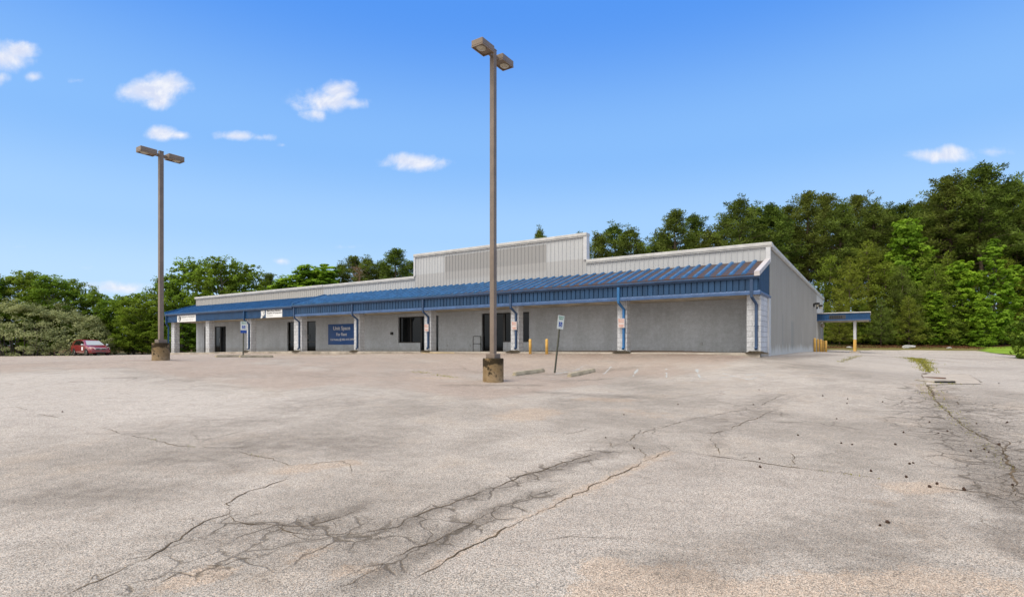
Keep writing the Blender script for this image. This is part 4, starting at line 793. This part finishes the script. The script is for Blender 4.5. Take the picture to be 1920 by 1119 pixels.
# ------------------------------------------------------------------ red minivan
def mat_paint():
    k=NT('dark_red_car_paint'); k.set((.20,.010,.018),.25,.6); k.bsdf.inputs['Coat Weight'].default_value=.7; k.bsdf.inputs['Coat Roughness'].default_value=.05; return k.mat
M['paintred']=mat_paint(); M['tyre']=pm('tyre_rubber',(.015,.015,.015),.85,.2,10); M['chrome']=pm('chrome',(.6,.6,.62),.15,.05,3,.5,1.0)
k=NT('windscreen'); M['wscreen']=k.set((.36,.39,.38),.10,.7); k=NT('headlight'); M['headl']=k.set((.55,.42,.36),.15,.6)  # pale grey windscreen colour paints in the reflected sky
def van():
    x,y=-44.7,57.2; o=empty('minivan',(x,y,hz(x,y)+.02),R(-33),'dark red minivan parked in front of the vine covered hedge','van')
    ST=[(2.56,.62,.40,.60,.55,.66),(2.50,.80,.30,.66,.72,.76),(2.30,.90,.24,.76,.80,.86),(1.95,.96,.22,.86,.84,.95),(1.42,.98,.22,.98,.86,1.06),(.42,.985,.22,1.04,.70,1.57),(.02,.985,.22,1.05,.70,1.67),(-.8,.985,.22,1.05,.70,1.70),(-1.7,.985,.22,1.05,.70,1.66),(-2.25,.96,.24,1.05,.68,1.56),(-2.50,.92,.30,1.0,.76,1.12),(-2.56,.84,.40,.90,.70,.98)]
    mb=MB(); m=12
    for X,w,zb,zs,wr,zt in ST:
        half=[(w*.86,zb),(w*.97,zb+.10),(w,zb+.32 if zb+.32<zs-.06 else zs-.06),(w*.985,zs),(wr,zt-.05*(zt-zs)),(wr*.72,zt)]
        mb.v+=[(X,p[0],p[1]) for p in half]+[(X,-p[0],p[1]) for p in reversed(half)]
    for i in range(len(ST)-1):
        for j in range(m): mb.f.append((i*m+j,i*m+(j+1)%m,(i+1)*m+(j+1)%m,(i+1)*m+j)); mb.m.append(0)
    mb.f+=[tuple(range(m)),tuple(range(len(ST)*m-1,(len(ST)-1)*m-1,-1))]; mb.m+=[0,0]
    body=mb.build('body',M['paintred'],o,True)
    def P(i,f):                                                     # point on the glasshouse side between shoulder and roof edge
        X,w,zb,zs,wr,zt=ST[i]; a=(w*.985,zs); b=(wr,zt-.05*(zt-zs)); return X,a[0]+(b[0]-a[0])*f,a[1]+(b[1]-a[1])*f
    for sg in (-1,1):
        for (i,fx0),(j,fx1) in (((4,.55),(6,.1)),((6,.05),(7,.9)),((8,.3),(9,.5))):
            q=[]
            def at(i,fx,f):
                a=P(i,f); b=P(min(i+1,len(ST)-1),f); return tuple(a[k]+(b[k]-a[k])*fx for k in range(3))
            for (ii,fx,f) in ((i,fx0,.10),(j,fx1,.10),(j,fx1,.88),(i,min(1,fx0+.25),.88)):
                p=at(ii,fx,f); q.append((p[0],sg*(p[1]+.012),p[2]))
            mb=MB(); mb.quad(*q); mb.build('side_window',M['glass'],o)
    a,b=ST[4],ST[5]; g=lambda s,f,e:(s[0]+.012,e*s[4]*f,s[5]+.012)
    mb=MB(); mb.add([(1.36,-.78,1.105),(1.36,.78,1.105),(.48,.60,1.555),(.48,-.60,1.555)],[(0,1,2,3)]); mb.build('windscreen',M['wscreen'],o)
    for wx in (1.68,-1.42):
        for sg in (-1,1):
            mb=MB(); mb.tube([(wx,sg*.78,.33),(wx,sg*.80,.33),(wx,sg*.97,.33),(wx,sg*.995,.33)],[.29,.335,.335,.30],20); w=mb.build('wheel',M['tyre'],o,False)
            mb=MB(); mb.tube([(wx,sg*.99,.33),(wx,sg*1.002,.33)],[.23,.20],16); 
            mb.build('rim',M['chrome'],w)
            mb=MB(); mb.tube([(wx,sg*.90,.36),(wx,sg*.985,.36)],[.40,.40],20); mb.build('wheel_arch',M['black'],o)
    for sg in (-1,1):
        mb=MB(); mb.add([(2.50,sg*.82,.66),(2.585,sg*.48,.64),(2.53,sg*.50,.86),(2.22,sg*.83,.93),(2.24,sg*.94,.78)],[(0,1,2,3,4)]); h=mb.build('headlight',M['headl'],o)
        mb=MB(); mb.bevbox(1.05,1.20,sg*1.0,sg*1.19,1.06,1.22,.03); mb.build('mirror',M['signwhite'],o)
        mb=MB(); mb.box(.15,.33,sg*.99,sg*1.005,.86,.89); mb.build('door_handle',M['chrome'],o)
    mb=MB(); mb.bevbox(2.50,2.60,-.46,.46,.60,.80,.02); gr=mb.build('grille',M['chrome'],o); mb=MB()
    for z in (.64,.69,.74): mb.box(2.601,2.606,-.42,-.10,z,z+.03); mb.box(2.601,2.606,.10,.42,z,z+.03)
    mb.build('grille_slot',M['black'],gr)
    mb=MB(); mb.bevbox(2.46,2.64,-.86,.86,.30,.56,.05); bp=mb.build('bumper',M['paintred'],o); mb=MB(); mb.box(2.641,2.648,-.8,.8,.40,.425); mb.build('bumper_strip',M['chrome'],bp); mb=MB(); mb.box(2.641,2.65,-.45,.45,.28,.37); mb.build('air_intake',M['black'],bp)
    mb=MB(); mb.box(.62,1.02,-1.003,-.99,.56,.92); mb.build('door_placard',M['banner'],o)
    mb=MB(); mb.tube([(-.1,-.58,1.70),(-1.9,-.58,1.67)],.025,6); mb.tube([(-.1,.58,1.70),(-1.9,.58,1.67)],.025,6); mb.build('roof_rail',M['black'],o)
van()

# ------------------------------------------------------------------ foliage
def unit(n): v=RNG.normal(size=(n,3)); return v/np.linalg.norm(v,axis=1,keepdims=True)
def leaves_mesh(name,C,D,N,ln,wd,tint,mat):
    # C centres, D long axis (unit), N rough facing; diamond leaves
    n=len(C); S=np.cross(D,N); S/=np.maximum(np.linalg.norm(S,axis=1,keepdims=True),1e-6)
    ln=np.broadcast_to(ln,(n,))[:,None]; wd=np.broadcast_to(wd,(n,))[:,None]
    V=np.stack([C-D*ln*.5,C+S*wd*.5-D*ln*.05,C+D*ln*.5,C-S*wd*.5-D*ln*.05],1).reshape(-1,3)
    me=bpy.data.meshes.new(name); me.vertices.add(4*n); me.vertices.foreach_set('co',V.ravel())
    me.loops.add(4*n); me.loops.foreach_set('vertex_index',np.arange(4*n)); me.polygons.add(n); me.polygons.foreach_set('loop_start',np.arange(n)*4)
    a=me.attributes.new('tint','FLOAT','POINT'); a.data.foreach_set('value',np.repeat(np.clip(tint,0,1),4).astype(np.float32))
    me.materials.append(mat); me.update(); me.validate(); return me
def clump_leaves(cent,rad,per,ln,wd,bias_up=.3,radial=True,tint=None,flat=1.0,outw=None):
    n=len(cent); C0=np.repeat(cent,per,0); r=np.repeat(rad,per); u=unit(n*per); q=RNG.random(n*per)**(1/2.2)
    off=u*(r*q)[:,None]; off[:,2]*=flat; C=C0+off
    if radial: D=u+RNG.normal(size=u.shape)*.35+np.array([0,0,bias_up]); N=unit(n*per)
    else: N=u*.5+RNG.normal(size=u.shape)*.5+np.array([0,0,bias_up])+(0 if outw is None else np.repeat(outw,per,0)*.7); N/=np.linalg.norm(N,axis=1,keepdims=True); D=np.cross(N,unit(n*per))
    D/=np.maximum(np.linalg.norm(D,axis=1,keepdims=True),1e-6)
    t=np.repeat(RNG.random(n) if tint is None else tint,per)*.78+RNG.random(n*per)*.22
    l=ln*RNG.uniform(.7,1.3,n*per); w=wd*RNG.uniform(.7,1.3,n*per); return C,D,N,l,w,t
def trunk_mesh(name,h,r,mat,limbs,lean=.0,top=.04):
    mb=MB(); k=8; pts=[(math.sin(i*1.7)*.06*lean*i/k*h*.2,math.cos(i*1.3)*.06*lean*h*.2*i/k,-.3+(h+.3)*i/k) for i in range(k+1)]
    mb.tube(pts,[r*(1-.9*i/k)+top*.3 if i else r*1.35 for i in range(k+1)],9)
    for a,b,rr_ in limbs:
        a,b=Vector(a),Vector(b); mid=(a+b)/2+Vector((0,0,(b-a).length*.06)); mb.tube([a,mid,b],[rr_,rr_*.65,rr_*.2],5,0,False)
    o=mb.build(name,mat,None,True); me=o.data; bpy.data.objects.remove(o); return me
def pine_tall(h,base,Rm,seed):
    r=np.random.default_rng(seed); cent=[]; rad=[]; limbs=[]; nb=84
    for i in range(nb):
        u=base+(1-base)*((i+r.random())/nb)**.9; z=u*h; q=(u-base)/(1-base)
        L=Rm*min(1,(q*3.2+.35))*max(.10,(1-q**1.9))*r.uniform(.35,1.3); a=r.uniform(0,6.283); up=r.uniform(-.05,.45)+q*.35
        d=np.array([math.cos(a),math.sin(a),up]); tip=np.array([0,0,z])+d*L
        limbs.append(((0,0,z),tuple(tip),.05*(1-q)+.018))
        for s in (1.0,.78,.55,.33)[:max(2,int(L*1.6))]:
            p=np.array([0,0,z])+d*L*s+r.normal(size=3)*.22*np.array([1,1,.5]); cent.append(p); rad.append(r.uniform(.34,.58))
            if r.random()<.55: cent.append(p+r.normal(size=3)*.45); rad.append(r.uniform(.3,.5))
    cent.append(np.array([0,0,h])); rad.append(.5); cent.append(np.array([.1,0,h-.5])); rad.append(.55)
    cent=np.array(cent); rad=np.array(rad)
    return leaves_mesh('pine_crown',*clump_leaves(cent,rad,42,.30,.075,.5),M['pine']), trunk_mesh('pine_trunk',h*.98,.17,M['bark'],limbs,1)
def pine_mid(h,seed,mat):
    r=np.random.default_rng(seed); cent=[]; rad=[]; limbs=[]; z=.08*h
    while z<h*.97:
        q=z/h; L=(.30*h)*(1-q)**.75*r.uniform(.8,1.1)+.25; n=int(5+3*(1-q)); a0=r.uniform(0,6.28)
        for j in range(n):
            a=a0+6.283*j/n+r.normal()*.25; l=L*r.uniform(.6,1.15); d=np.array([math.cos(a),math.sin(a),r.uniform(.05,.4)]); tip=np.array([0,0,z])+d*l
            limbs.append(((0,0,z),tuple(tip),.03*(1-q)+.01))
            for s in np.arange(1,.25,-.42/max(l,.4)):
                cent.append(np.array([0,0,z])+d*l*s+r.normal(size=3)*.12); rad.append(r.uniform(.28,.46)*(h/10)**.4)
        z+=h*r.uniform(.045,.07)
    cent.append(np.array([0,0,h])); rad.append(.3); cent=np.array(cent); rad=np.array(rad)
    return leaves_mesh('young_pine_crown',*clump_leaves(cent,rad,24,.30,.07,.4),mat), trunk_mesh('young_pine_trunk',h*.97,.10,M['bark'],limbs,1)
def lobes_tree(h,base,Rm,seed,mat,nl,per,ln,wd,shape='round',name='tree_crown',lobr=(.22,.36),barkm=None,flat=.75,tr=.14,ncl=17):
    r=np.random.default_rng(seed); cent=[]; rad=[]; limbs=[]; tint=[]; outs=[]
    for i in range(nl):
        q=(i+.5)/nl; u=base+(1-base)*(q*.93+.02); 
        if shape=='round': Lr=Rm*math.sin(math.pi*min(.97,max(.08,q*.80+.16)))**.8
        elif shape=='spire': Lr=Rm*(1-q)**.7*(.55+.6*r.random())+.15
        elif shape=='cone': Lr=Rm*(1-q)**.6*(.40+.85*r.random())+.10
        else: Lr=Rm*math.sqrt(max(0,1-(q*.98)**2))
        a=i*2.4+r.normal()*.4; off=Lr*r.uniform(.45,.8); lr=Rm*r.uniform(*lobr)*(1 if shape!='cone' else (1.05-q*.6))
        c=np.array([math.cos(a)*off,math.sin(a)*off,u*h-lr*.4]); limbs.append(((0,0,max(.1,c[2]-off*.8)),tuple(c),.05*h/10))
        n=max(7,int(ncl*(lr/(Rm*.3))**1.4)); lt=r.uniform(.2,.8)
        for _ in range(n):
            d=r.normal(size=3); d/=np.linalg.norm(d); d[2]=d[2]*.8+.15; cent.append(c+d*lr*r.uniform(.65,1.12)*np.array([1,1,flat])); rad.append(lr*r.uniform(.28,.46)); tint.append(np.clip(lt+r.normal()*.25,0,1)); outs.append(d)
    cent=np.array(cent); rad=np.array(rad)
    me=leaves_mesh(name,*clump_leaves(cent,rad,per,ln,wd,.55,False,np.array(tint),.6,np.array(outs)),mat)
    return me, (trunk_mesh('tree_trunk',h*.8,tr*h/10,barkm or M['bark2'],limbs,2) if tr else None)
V={}
V['tall']=[pine_tall(17,.36,2.7,11),pine_tall(18,.45,3.0,12),pine_tall(16,.30,2.9,13),pine_tall(18,.40,2.5,14)]
V['mid']=[pine_mid(10,21,M['pineyoung']),pine_mid(9,22,M['pineyoung']),pine_mid(10,23,M['pine'])]
V['lime']=[lobes_tree(10,.08,2.5,31,M['lime'],36,24,.22,.18,'cone','leafy_crown',(.24,.36)),lobes_tree(10,.10,2.2,32,M['lime'],34,24,.22,.18,'cone','leafy_crown',(.25,.38)),lobes_tree(10,.06,2.7,33,M['lime'],36,24,.22,.17,'cone','leafy_crown',(.24,.36))]
for q in (34,35): V['lime'].append(lobes_tree(10,.04,2.5,q,M['lime'],30,24,.22,.17,'spire','leafy_crown',(.24,.42)))
V['lime']=V['lime'][2:]
V['hard']=[lobes_tree(10,.16,4.6,41,M['hard'],38,24,.25,.16,'round','leafy_crown',(.20,.32)),lobes_tree(10,.12,4.2,42,M['hard'],36,24,.25,.16,'round','leafy_crown',(.20,.32)),lobes_tree(10,.10,4.4,43,M['hard'],38,24,.25,.15,'round','leafy_crown',(.20,.34))]
V['shrub']=[lobes_tree(3,.02,2.0,51,M['shrub'],22,18,.20,.13,'dome','shrub_crown',(.26,.42),None,.8,.22),lobes_tree(3,.02,1.9,52,M['shrub'],20,18,.20,.13,'dome','shrub_crown',(.28,.44),None,.8,.22),lobes_tree(3,.02,2.1,53,M['shrub'],22,18,.19,.12,'dome','shrub_crown',(.26,.42),None,.8,.22)]
prng=random.Random(9)
def plant(kind,x,y,h,label,cat,group,name,var=None,wide=1.0,base_h=None,matswap=None):
    vs=V[kind]; c,t=vs[prng.randrange(len(vs)) if var is None else var]; bh={'tall':17.2,'mid':9.8,'lime':10,'hard':10,'shrub':3}[kind]; s=h/bh
    o=empty(name,(x,y,hz(x,y)-.05),prng.uniform(0,6.28),label,cat,group); o.scale=(s*wide,s*wide,s)
    link('crown',c,o)
    if t: link('trunk',t,o)
    return o
L={
'tallA':[(12.1,74,16.3),(14.7,78,17.4),(15.9,73,15.9),(21.0,76,15.6),(21.9,72,17.0),(25.2,75,16.8),(26.5,72,15.0),(29.4,74,17.1),(27.9,66,16.6),(31.5,70,17.6)],
'tallB':[(32.6,68,16.4),(37.0,72,17.0),(38.4,70,18.3),(43.0,74,19.0),(41.5,68,17.4),(46.6,73,18.5),(46.4,69,17.7),(52.5,75,18.6)],
'tallC':[(51.0,70,16.8),(56.1,74,17.9),(54.9,70,18.9),(53.4,66,19.0),(56.9,68,20.6),(55.7,64,19.8),(63.3,70,20.7),(61.5,66,19.9),(65.7,68,20.0),(64.0,64,19.5),(70.6,68,20.3)],
'mid':[(36.5,62,11.0),(36.9,59,9.1),(40.9,62,11.3),(41.5,60,9.7),(41.9,58,8.2),(47.0,62,10.9),(45.4,58,8.2),(49.3,61,10.0),(51.9,60,8.3),(56.4,62,10.7),(55.6,58,8.4),(60.6,61,9.9),(34.6,57,5.1),(37.4,58,5.3),(38.3,56,4.7),(41.2,56,5.0),(45.4,57,4.7)],
'lime':[(46.4,63,14.8),(47.8,57.5,9.4),(50.9,57,11.7),(55.3,59,9.1),(44.6,57,5.9),(48.1,55,4.9)],
'shrub':[(35.6,60,2.4),(37.7,61,3.0),(38.3,59,2.7),(39.4,58.2,2.3),(41.1,58.4,2.8),(42.8,58.5,2.6),(44.3,58.4,3.0),(45.9,58.4,3.2),(47.3,58.4,3.5),(48.7,58.4,3.3),(50.3,58.4,3.5),(51.8,58.5,3.0),(53.5,58.8,2.4)],
'backpine':[(-36.0,80,10.8),(-25.9,82,13.0),(-24.7,84,13.6),(-21.4,80,13.5),(-19.9,83,13.4),(-17.1,80,14.0),(-15.9,84,14.2)],
'backlime':[(-33.4,78,10.2),(-32.0,78,11.2),(-30.2,80,12.0),(-28.4,78,12.6),(-27.2,79,13.2)],
'lefthard':[(-40.2,69,12.4),(-35.6,66,12.2),(-34.5,70,11.9),(-41.6,66,9.8)],
'leftrow':[(-60.1,62,9.8),(-58.3,64,10.2),(-58.3,66,10.2),(-53.7,63,9.5),(-53.6,66,9.3),(-50.3,65,7.7),(-47.2,64,7.2),(-44.2,63,7.2),(-41.3,62,7.0)],
'leftlow':[(-48.7,64,4.6),(-45.5,64,5.2),(-43.2,63,4.8),(-41.0,62,4.6),(-38.7,61.5,4.5),(-38.9,64,4.4),(-37.0,60.5,4.0)],
'fill':[(9.7,78,15.4),(16.8,83,16.0),(21.8,79,14.2),(23.5,84,16.0),(27.0,80,15.5),(28.1,85,15.5),(31.4,81,16.0),(39.5,86,18.4),(37.1,82,17.5),(39.6,78,17.0),(42.3,83,18.9),(44.9,79,18.0),(52.2,84,19.1),(48.9,80,18.2),(56.6,85,19.3),(53.7,81,18.6),(61.2,86,19.0),(62.7,82,18.6),(59.2,78,19.0),(67.0,83,20.4),(63.1,79,21.0),(71.6,84,22.2),(72.8,80,21.8),(77.0,85,21.7),(77.8,81,21.8)]}
def rowof(key,kind,fmt,cat,group,name,wide=1.0,h_mul=1.0):
    pts=sorted(L[key],key=lambda p:p[0]/p[1])
    for i,(x,y,h) in enumerate(pts): plant(kind,x,y,h*h_mul,fmt.format(ORD[i]),cat,group,name,None,wide*prng.uniform(.9,1.12))
rowof('tallA','tall','{} from left of the tall pines showing above the right roofline','pine tree','tall pines behind the store','pine_tree',1.5)
rowof('tallB','tall','{} from left of the tall pines behind the grey side wall and canopy','pine tree','tall pines behind the side wall','pine_tree',1.4)
rowof('tallC','tall','{} from left of the tallest pines at the right end of the wood','pine tree','tallest pines at the right','pine_tree',1.4)
rowof('mid','mid','{} from left of the bushy young pines along the wood edge','young pine','young pines along the wood edge','young_pine',1.15)
rowof('lime','lime','{} from left of the bright lime green trees in the wood','leafy tree','lime green trees in the wood','leafy_tree',1.15)
rowof('shrub','shrub','{} from left of the low green shrubs under the wood edge','shrub','shrubs under the wood edge','shrub',1.1,1.1)
rowof('backpine','tall','{} from left of the pines showing above the left roofline','pine tree','pines behind the left roofline','pine_tree',1.7)
rowof('backlime','lime','{} from left of the pale green trees above the left roofline','leafy tree','pale green trees behind the left roofline','leafy_tree',2.0)
rowof('lefthard','hard','{} from left of the big leafy trees beside the left end of the store','leafy tree','big leafy trees left of the store','leafy_tree',1.0)
rowof('leftrow','hard','{} from left of the leafy trees behind the hedge and van','leafy tree','leafy trees behind the hedge','leafy_tree',1.0)
rowof('leftlow','hard','{} from left of the low dark bushes between van and store','bush','dark bushes between van and store','bush',1.25,1.05)
for x,y,h in L['fill']: plant('tall',x,y,h,'tall dark pine deep in the wood behind the front rows','pine tree','pines deep in the wood','pine_tree',None,1.2)
plant('tall',3.9,76,16.6,'lone pine top peeking over the high centre parapet','pine tree',None,'pine_tree',0,.9); plant('lime',17.7,74,14.2,'lime green tree between pines above the right roofline','leafy tree',None,'leafy_tree',1,.75)
for x,y,h in [(-23.5,88,12.4),(-20.8,88,12.6),(-18,87,12.8),(-26.8,86,11.8),(-34,84,9.6),(-31.5,86,10.2),(-15.6,88,12.8),(-29.3,85,11.2)]: plant('mid',x,y,h,'bushy pine filling in behind the front trees above the left roofline','young pine','bushy pines behind the left roofline','young_pine',None,1.5)
for x,y,h in [(10.5,82,13),(13.8,84,14),(17.5,80,12),(20,84,13),(24,82,14),(28.5,80,14),(30.5,79,14.5),(34.5,80,15)]: plant('mid',x,y,h,'bushy pine filling in behind the tall pines above the right roofline','young pine','bushy pines behind the right roofline','young_pine',None,1.3)
plant('shrub',36.3,36.6,3.4,'bright green bush at the edge of the lawn by the right border','bush',None,'bush',0,1.0)
r=np.random.default_rng(77); mb=MB(); mb.tube([(0,0,-.3),(0,0,6),(.2,0,12)],[.14,.1,.02],7)
for i in range(70):
    z=r.uniform(5.5,11.6); a=r.uniform(0,6.28); l=r.uniform(.8,2.2)*(1.3-(z-5)/9); p0=Vector((0,0,z)); p1=p0+Vector((math.cos(a)*l,math.sin(a)*l,l*r.uniform(.3,.8))); mb.tube([p0,(p0+p1)/2,p1],[.03,.02,.008],4,0,False)
    for j in range(5): q=p0.lerp(p1,r.uniform(.3,1)); mb.tube([q,q+Vector(r.normal(size=3)*.35)],[.014,.006],3,0,False)
dead=empty('bare_tree',(-21.9,77,hz(-21.9,77)),0,'bare brown tree among the pines above the left roofline','bare tree'); mb.build('branches',M['twig'],dead)
# vine covered hedge
def hedge():
    r=np.random.default_rng(5); x0,y0=-55.2,60.6; o=empty('vine_hedge',(x0,y0,hz(x0,y0)-.1),R(8),'big rounded hedge smothered in pale silvery green vines','hedge')
    cent=[];rad=[];tint=[]
    for i in range(1150):
        a=r.uniform(0,6.283); e=r.random()**.75; el=math.asin(min(1,e)) ; ru=1+.06*math.sin(3*a+el*5)+.05*math.sin(7*a-3*el)+.05*math.sin(11*el+2*a)+r.normal()*.025
        d=np.array([math.cos(a)*math.cos(el)*10.0,math.sin(a)*math.cos(el)*4.6,math.sin(el)**.9*5.6])*ru; d[2]=max(.1,d[2]); cent.append(d); rad.append(r.uniform(.38,.75)); tint.append(np.clip(.55+.2*math.sin(9*a+5*el)*math.sin(13*el+a)+r.normal()*.2,0,1))
    me=leaves_mesh('foliage',*clump_leaves(np.array(cent),np.array(rad),60,.155,.10,.5,False,np.array(tint),.55,np.array([c/np.linalg.norm(c) for c in [q*np.array([.4,.9,1.0]) for q in cent]])),M['mound']); link('foliage',me,o)
    mb=MB()
    for i in range(40):
        a=r.uniform(0,6.283); s=r.uniform(.2,.8); mb.tube([(math.cos(a)*6*s,math.sin(a)*2.6*s,-.2),(math.cos(a)*8.2*s,math.sin(a)*3.6*s,2.0),(math.cos(a)*8*s,math.sin(a)*3.6*s,4.4*(1-s*.5))],[.06,.04,.015],5)
    mb.build('stems',M['bark2'],o)
hedge()
# ------------------------------------------------------------------ small things on the asphalt
BALL=[(6.52,11.31),(6.75,10.85),(6.39,10.29),(5.26,8.74),(7.16,10.42),(4.26,6.98),(4.35,6.9),(4.89,6.88),(5.53,7.62),(6.47,8.36),(5.97,7.55),(6.19,7.67),(4.37,5.93),(4.44,5.97),(3.76,5.65),(3.96,5.42),(3.94,5.09),(4.08,5.18),(4.18,4.99),(2.91,4.18),(2.81,4.12),(5.52,6.49),(5.76,6.58),(5.68,6.43),(7.6,8.28),(4.76,5.13),(7.07,8.21),(6.15,6.81),(12.39,13.73),(1.95,9.4),(1.3,7.48),(3.24,10.53),(4.63,10.35),(5.72,12.49),(6.52,11.32),(3.98,7.51),(2.85,6.21),(2.69,5.85),(1.54,6.81),(-8.01,9.61)]
def ball_mesh():
    bm=bmesh.new(); bmesh.ops.create_icosphere(bm,subdivisions=2,radius=1); r=random.Random(2)
    for v in bm.verts: v.co*=r.choice([.78,1.0,1.18])
    for v in bm.verts: v.co.z*=.85
    me=bpy.data.meshes.new('seed_ball'); bm.to_mesh(me); bm.free(); me.materials.append(M['cone']); return me
bme=ball_mesh()
for i,(x,y) in enumerate(BALL):
    s=.0105*(1+.45*((i*37)%10)/10)*(1.3 if i in (16,18,19) else 1); o=link('seed_ball',bme,None,(x,y,hz(x,y)+s*.7)); o.scale=(s*(1.25 if i%3==0 else 1),s,s); o.rotation_euler=(i,i*2,i*3)
    tag(o,'small dark brown seed ball lying on the asphalt','seed ball','fallen seed balls on the asphalt')
def weeds(name,segs,label):
    C=[];D=[];r=np.random.default_rng(len(name))
    for x1,y1,x2,y2,w,n,hh in segs:
        for i in range(n):
            t=r.random(); x=x1+(x2-x1)*t+r.normal()*w; y=y1+(y2-y1)*t+r.normal()*w; d=np.array([r.normal()*.5,r.normal()*.5,1]); d/=np.linalg.norm(d); C.append((x,y,hz(x,y)+hh*.4*r.uniform(.5,1.2),hh)); D.append(d)
    C=np.array(C); D=np.array(D); n=len(C); me=leaves_mesh(name,C[:,:3],D,unit(n),C[:,3]*RNG.uniform(.6,1.3,n),C[:,3]*.22,RNG.random(n),M['grassblade']); o=link(name,me); tag(o,label,'weeds',kind='stuff'); return o
weeds('weeds',[(22.35,30.46,23.3,31.0,.35,160,.10),(22.8,30.4,18.64,24.43,.24,620,.11),(18.64,24.43,14.17,18.33,.14,480,.09),(12.95,21.3,16,25.5,.08,130,.06),(16,25.5,19.4,30.1,.10,110,.07),(10.3,13.2,10.8,13.1,.10,60,.05),(-3.23,17.65,-2.7,17.2,.10,80,.05),(-2.4,16.8,-1.75,16.09,.10,110,.05),(9.9,12.9,8.3,10.6,.10,130,.045),(8.2,10.4,6.6,7.8,.08,140,.035),(6.6,7.8,5.2,5.6,.06,90,.025),(3.41,5.57,3.69,5.35,.015,14,.03),(2.9,6.0,3.4,5.6,.012,10,.025),(-3.2,6.6,-3.0,6.5,.02,12,.025),(-4.27,7.05,-4.1,7.0,.02,10,.025),(-5.0,7.5,-4.9,7.4,.02,8,.03)],'thin yellow green weeds growing in the asphalt joints')
def rock(x,y,s,l,g='pale rocks at the wood edge'):
    bm=bmesh.new(); bmesh.ops.create_icosphere(bm,subdivisions=2,radius=1); r=random.Random(int(x*10))
    for v in bm.verts: v.co*=r.uniform(.75,1.15)
    me=bpy.data.meshes.new('rock'); bm.to_mesh(me); bm.free(); me.materials.append(M['rock']); o=link('rock',me,None,(x,y,hz(x,y)+s*.15)); o.scale=(s*1.5,s,s*.55); tag(o,l,'rock',g)
rock(39.0,53.0,.42,'largest pale flat rock lying at the wood edge'); rock(38.2,52.3,.2,'small pale rock in front of the largest flat rock'); rock(32.9,52.6,.2,'pale rock at the wood edge right of the canopy post'); rock(42.8,52.8,.17,'small pale rock farthest right at the wood edge')
# loose litter under the wood edge
def litter():
    n=2600; r=np.random.default_rng(8); x=r.uniform(28,49,n); y=r.uniform(52.2,57,n); C=np.c_[x,y,H(x,y)+.02]; D=np.c_[r.normal(size=(n,2)),r.normal(size=n)*.25]; D/=np.linalg.norm(D,axis=1,keepdims=True)
    me=leaves_mesh('leaf_litter',C,D,np.tile([0,.2,1.0],(n,1))+r.normal(size=(n,3))*.3,.22,.05,r.random(n),M['straw']); tag(link('leaf_litter',me),'reddish pine straw scattered under the wood edge','pine straw',kind='stuff')
M['straw']=mat_leaf('pine_straw',(.08,.035,.016),(.20,.095,.045),(.2,.1,.05),.1,.1); litter()
# ------------------------------------------------------------------ camera
cam=bpy.data.cameras.new('camera'); co=bpy.data.objects.new('camera',cam); COL.objects.link(co); scene.camera=co
co.location=(0,0,1.5); co.rotation_euler=(R(90),0,0); cam.sensor_fit='HORIZONTAL'; cam.sensor_width=36; cam.lens=36*1011.5/1920; cam.shift_y=(647.5-559.5)/1920; cam.clip_start=.05; cam.clip_end=3000
vs=scene.view_settings; vs.view_transform='Standard'; vs.look='None'; vs.exposure=0; vs.gamma=1; vs.use_curve_mapping=False
scene.render.engine='CYCLES'; scene.cycles.max_bounces=6; scene.cycles.transparent_max_bounces=4; scene.cycles.use_denoising=True
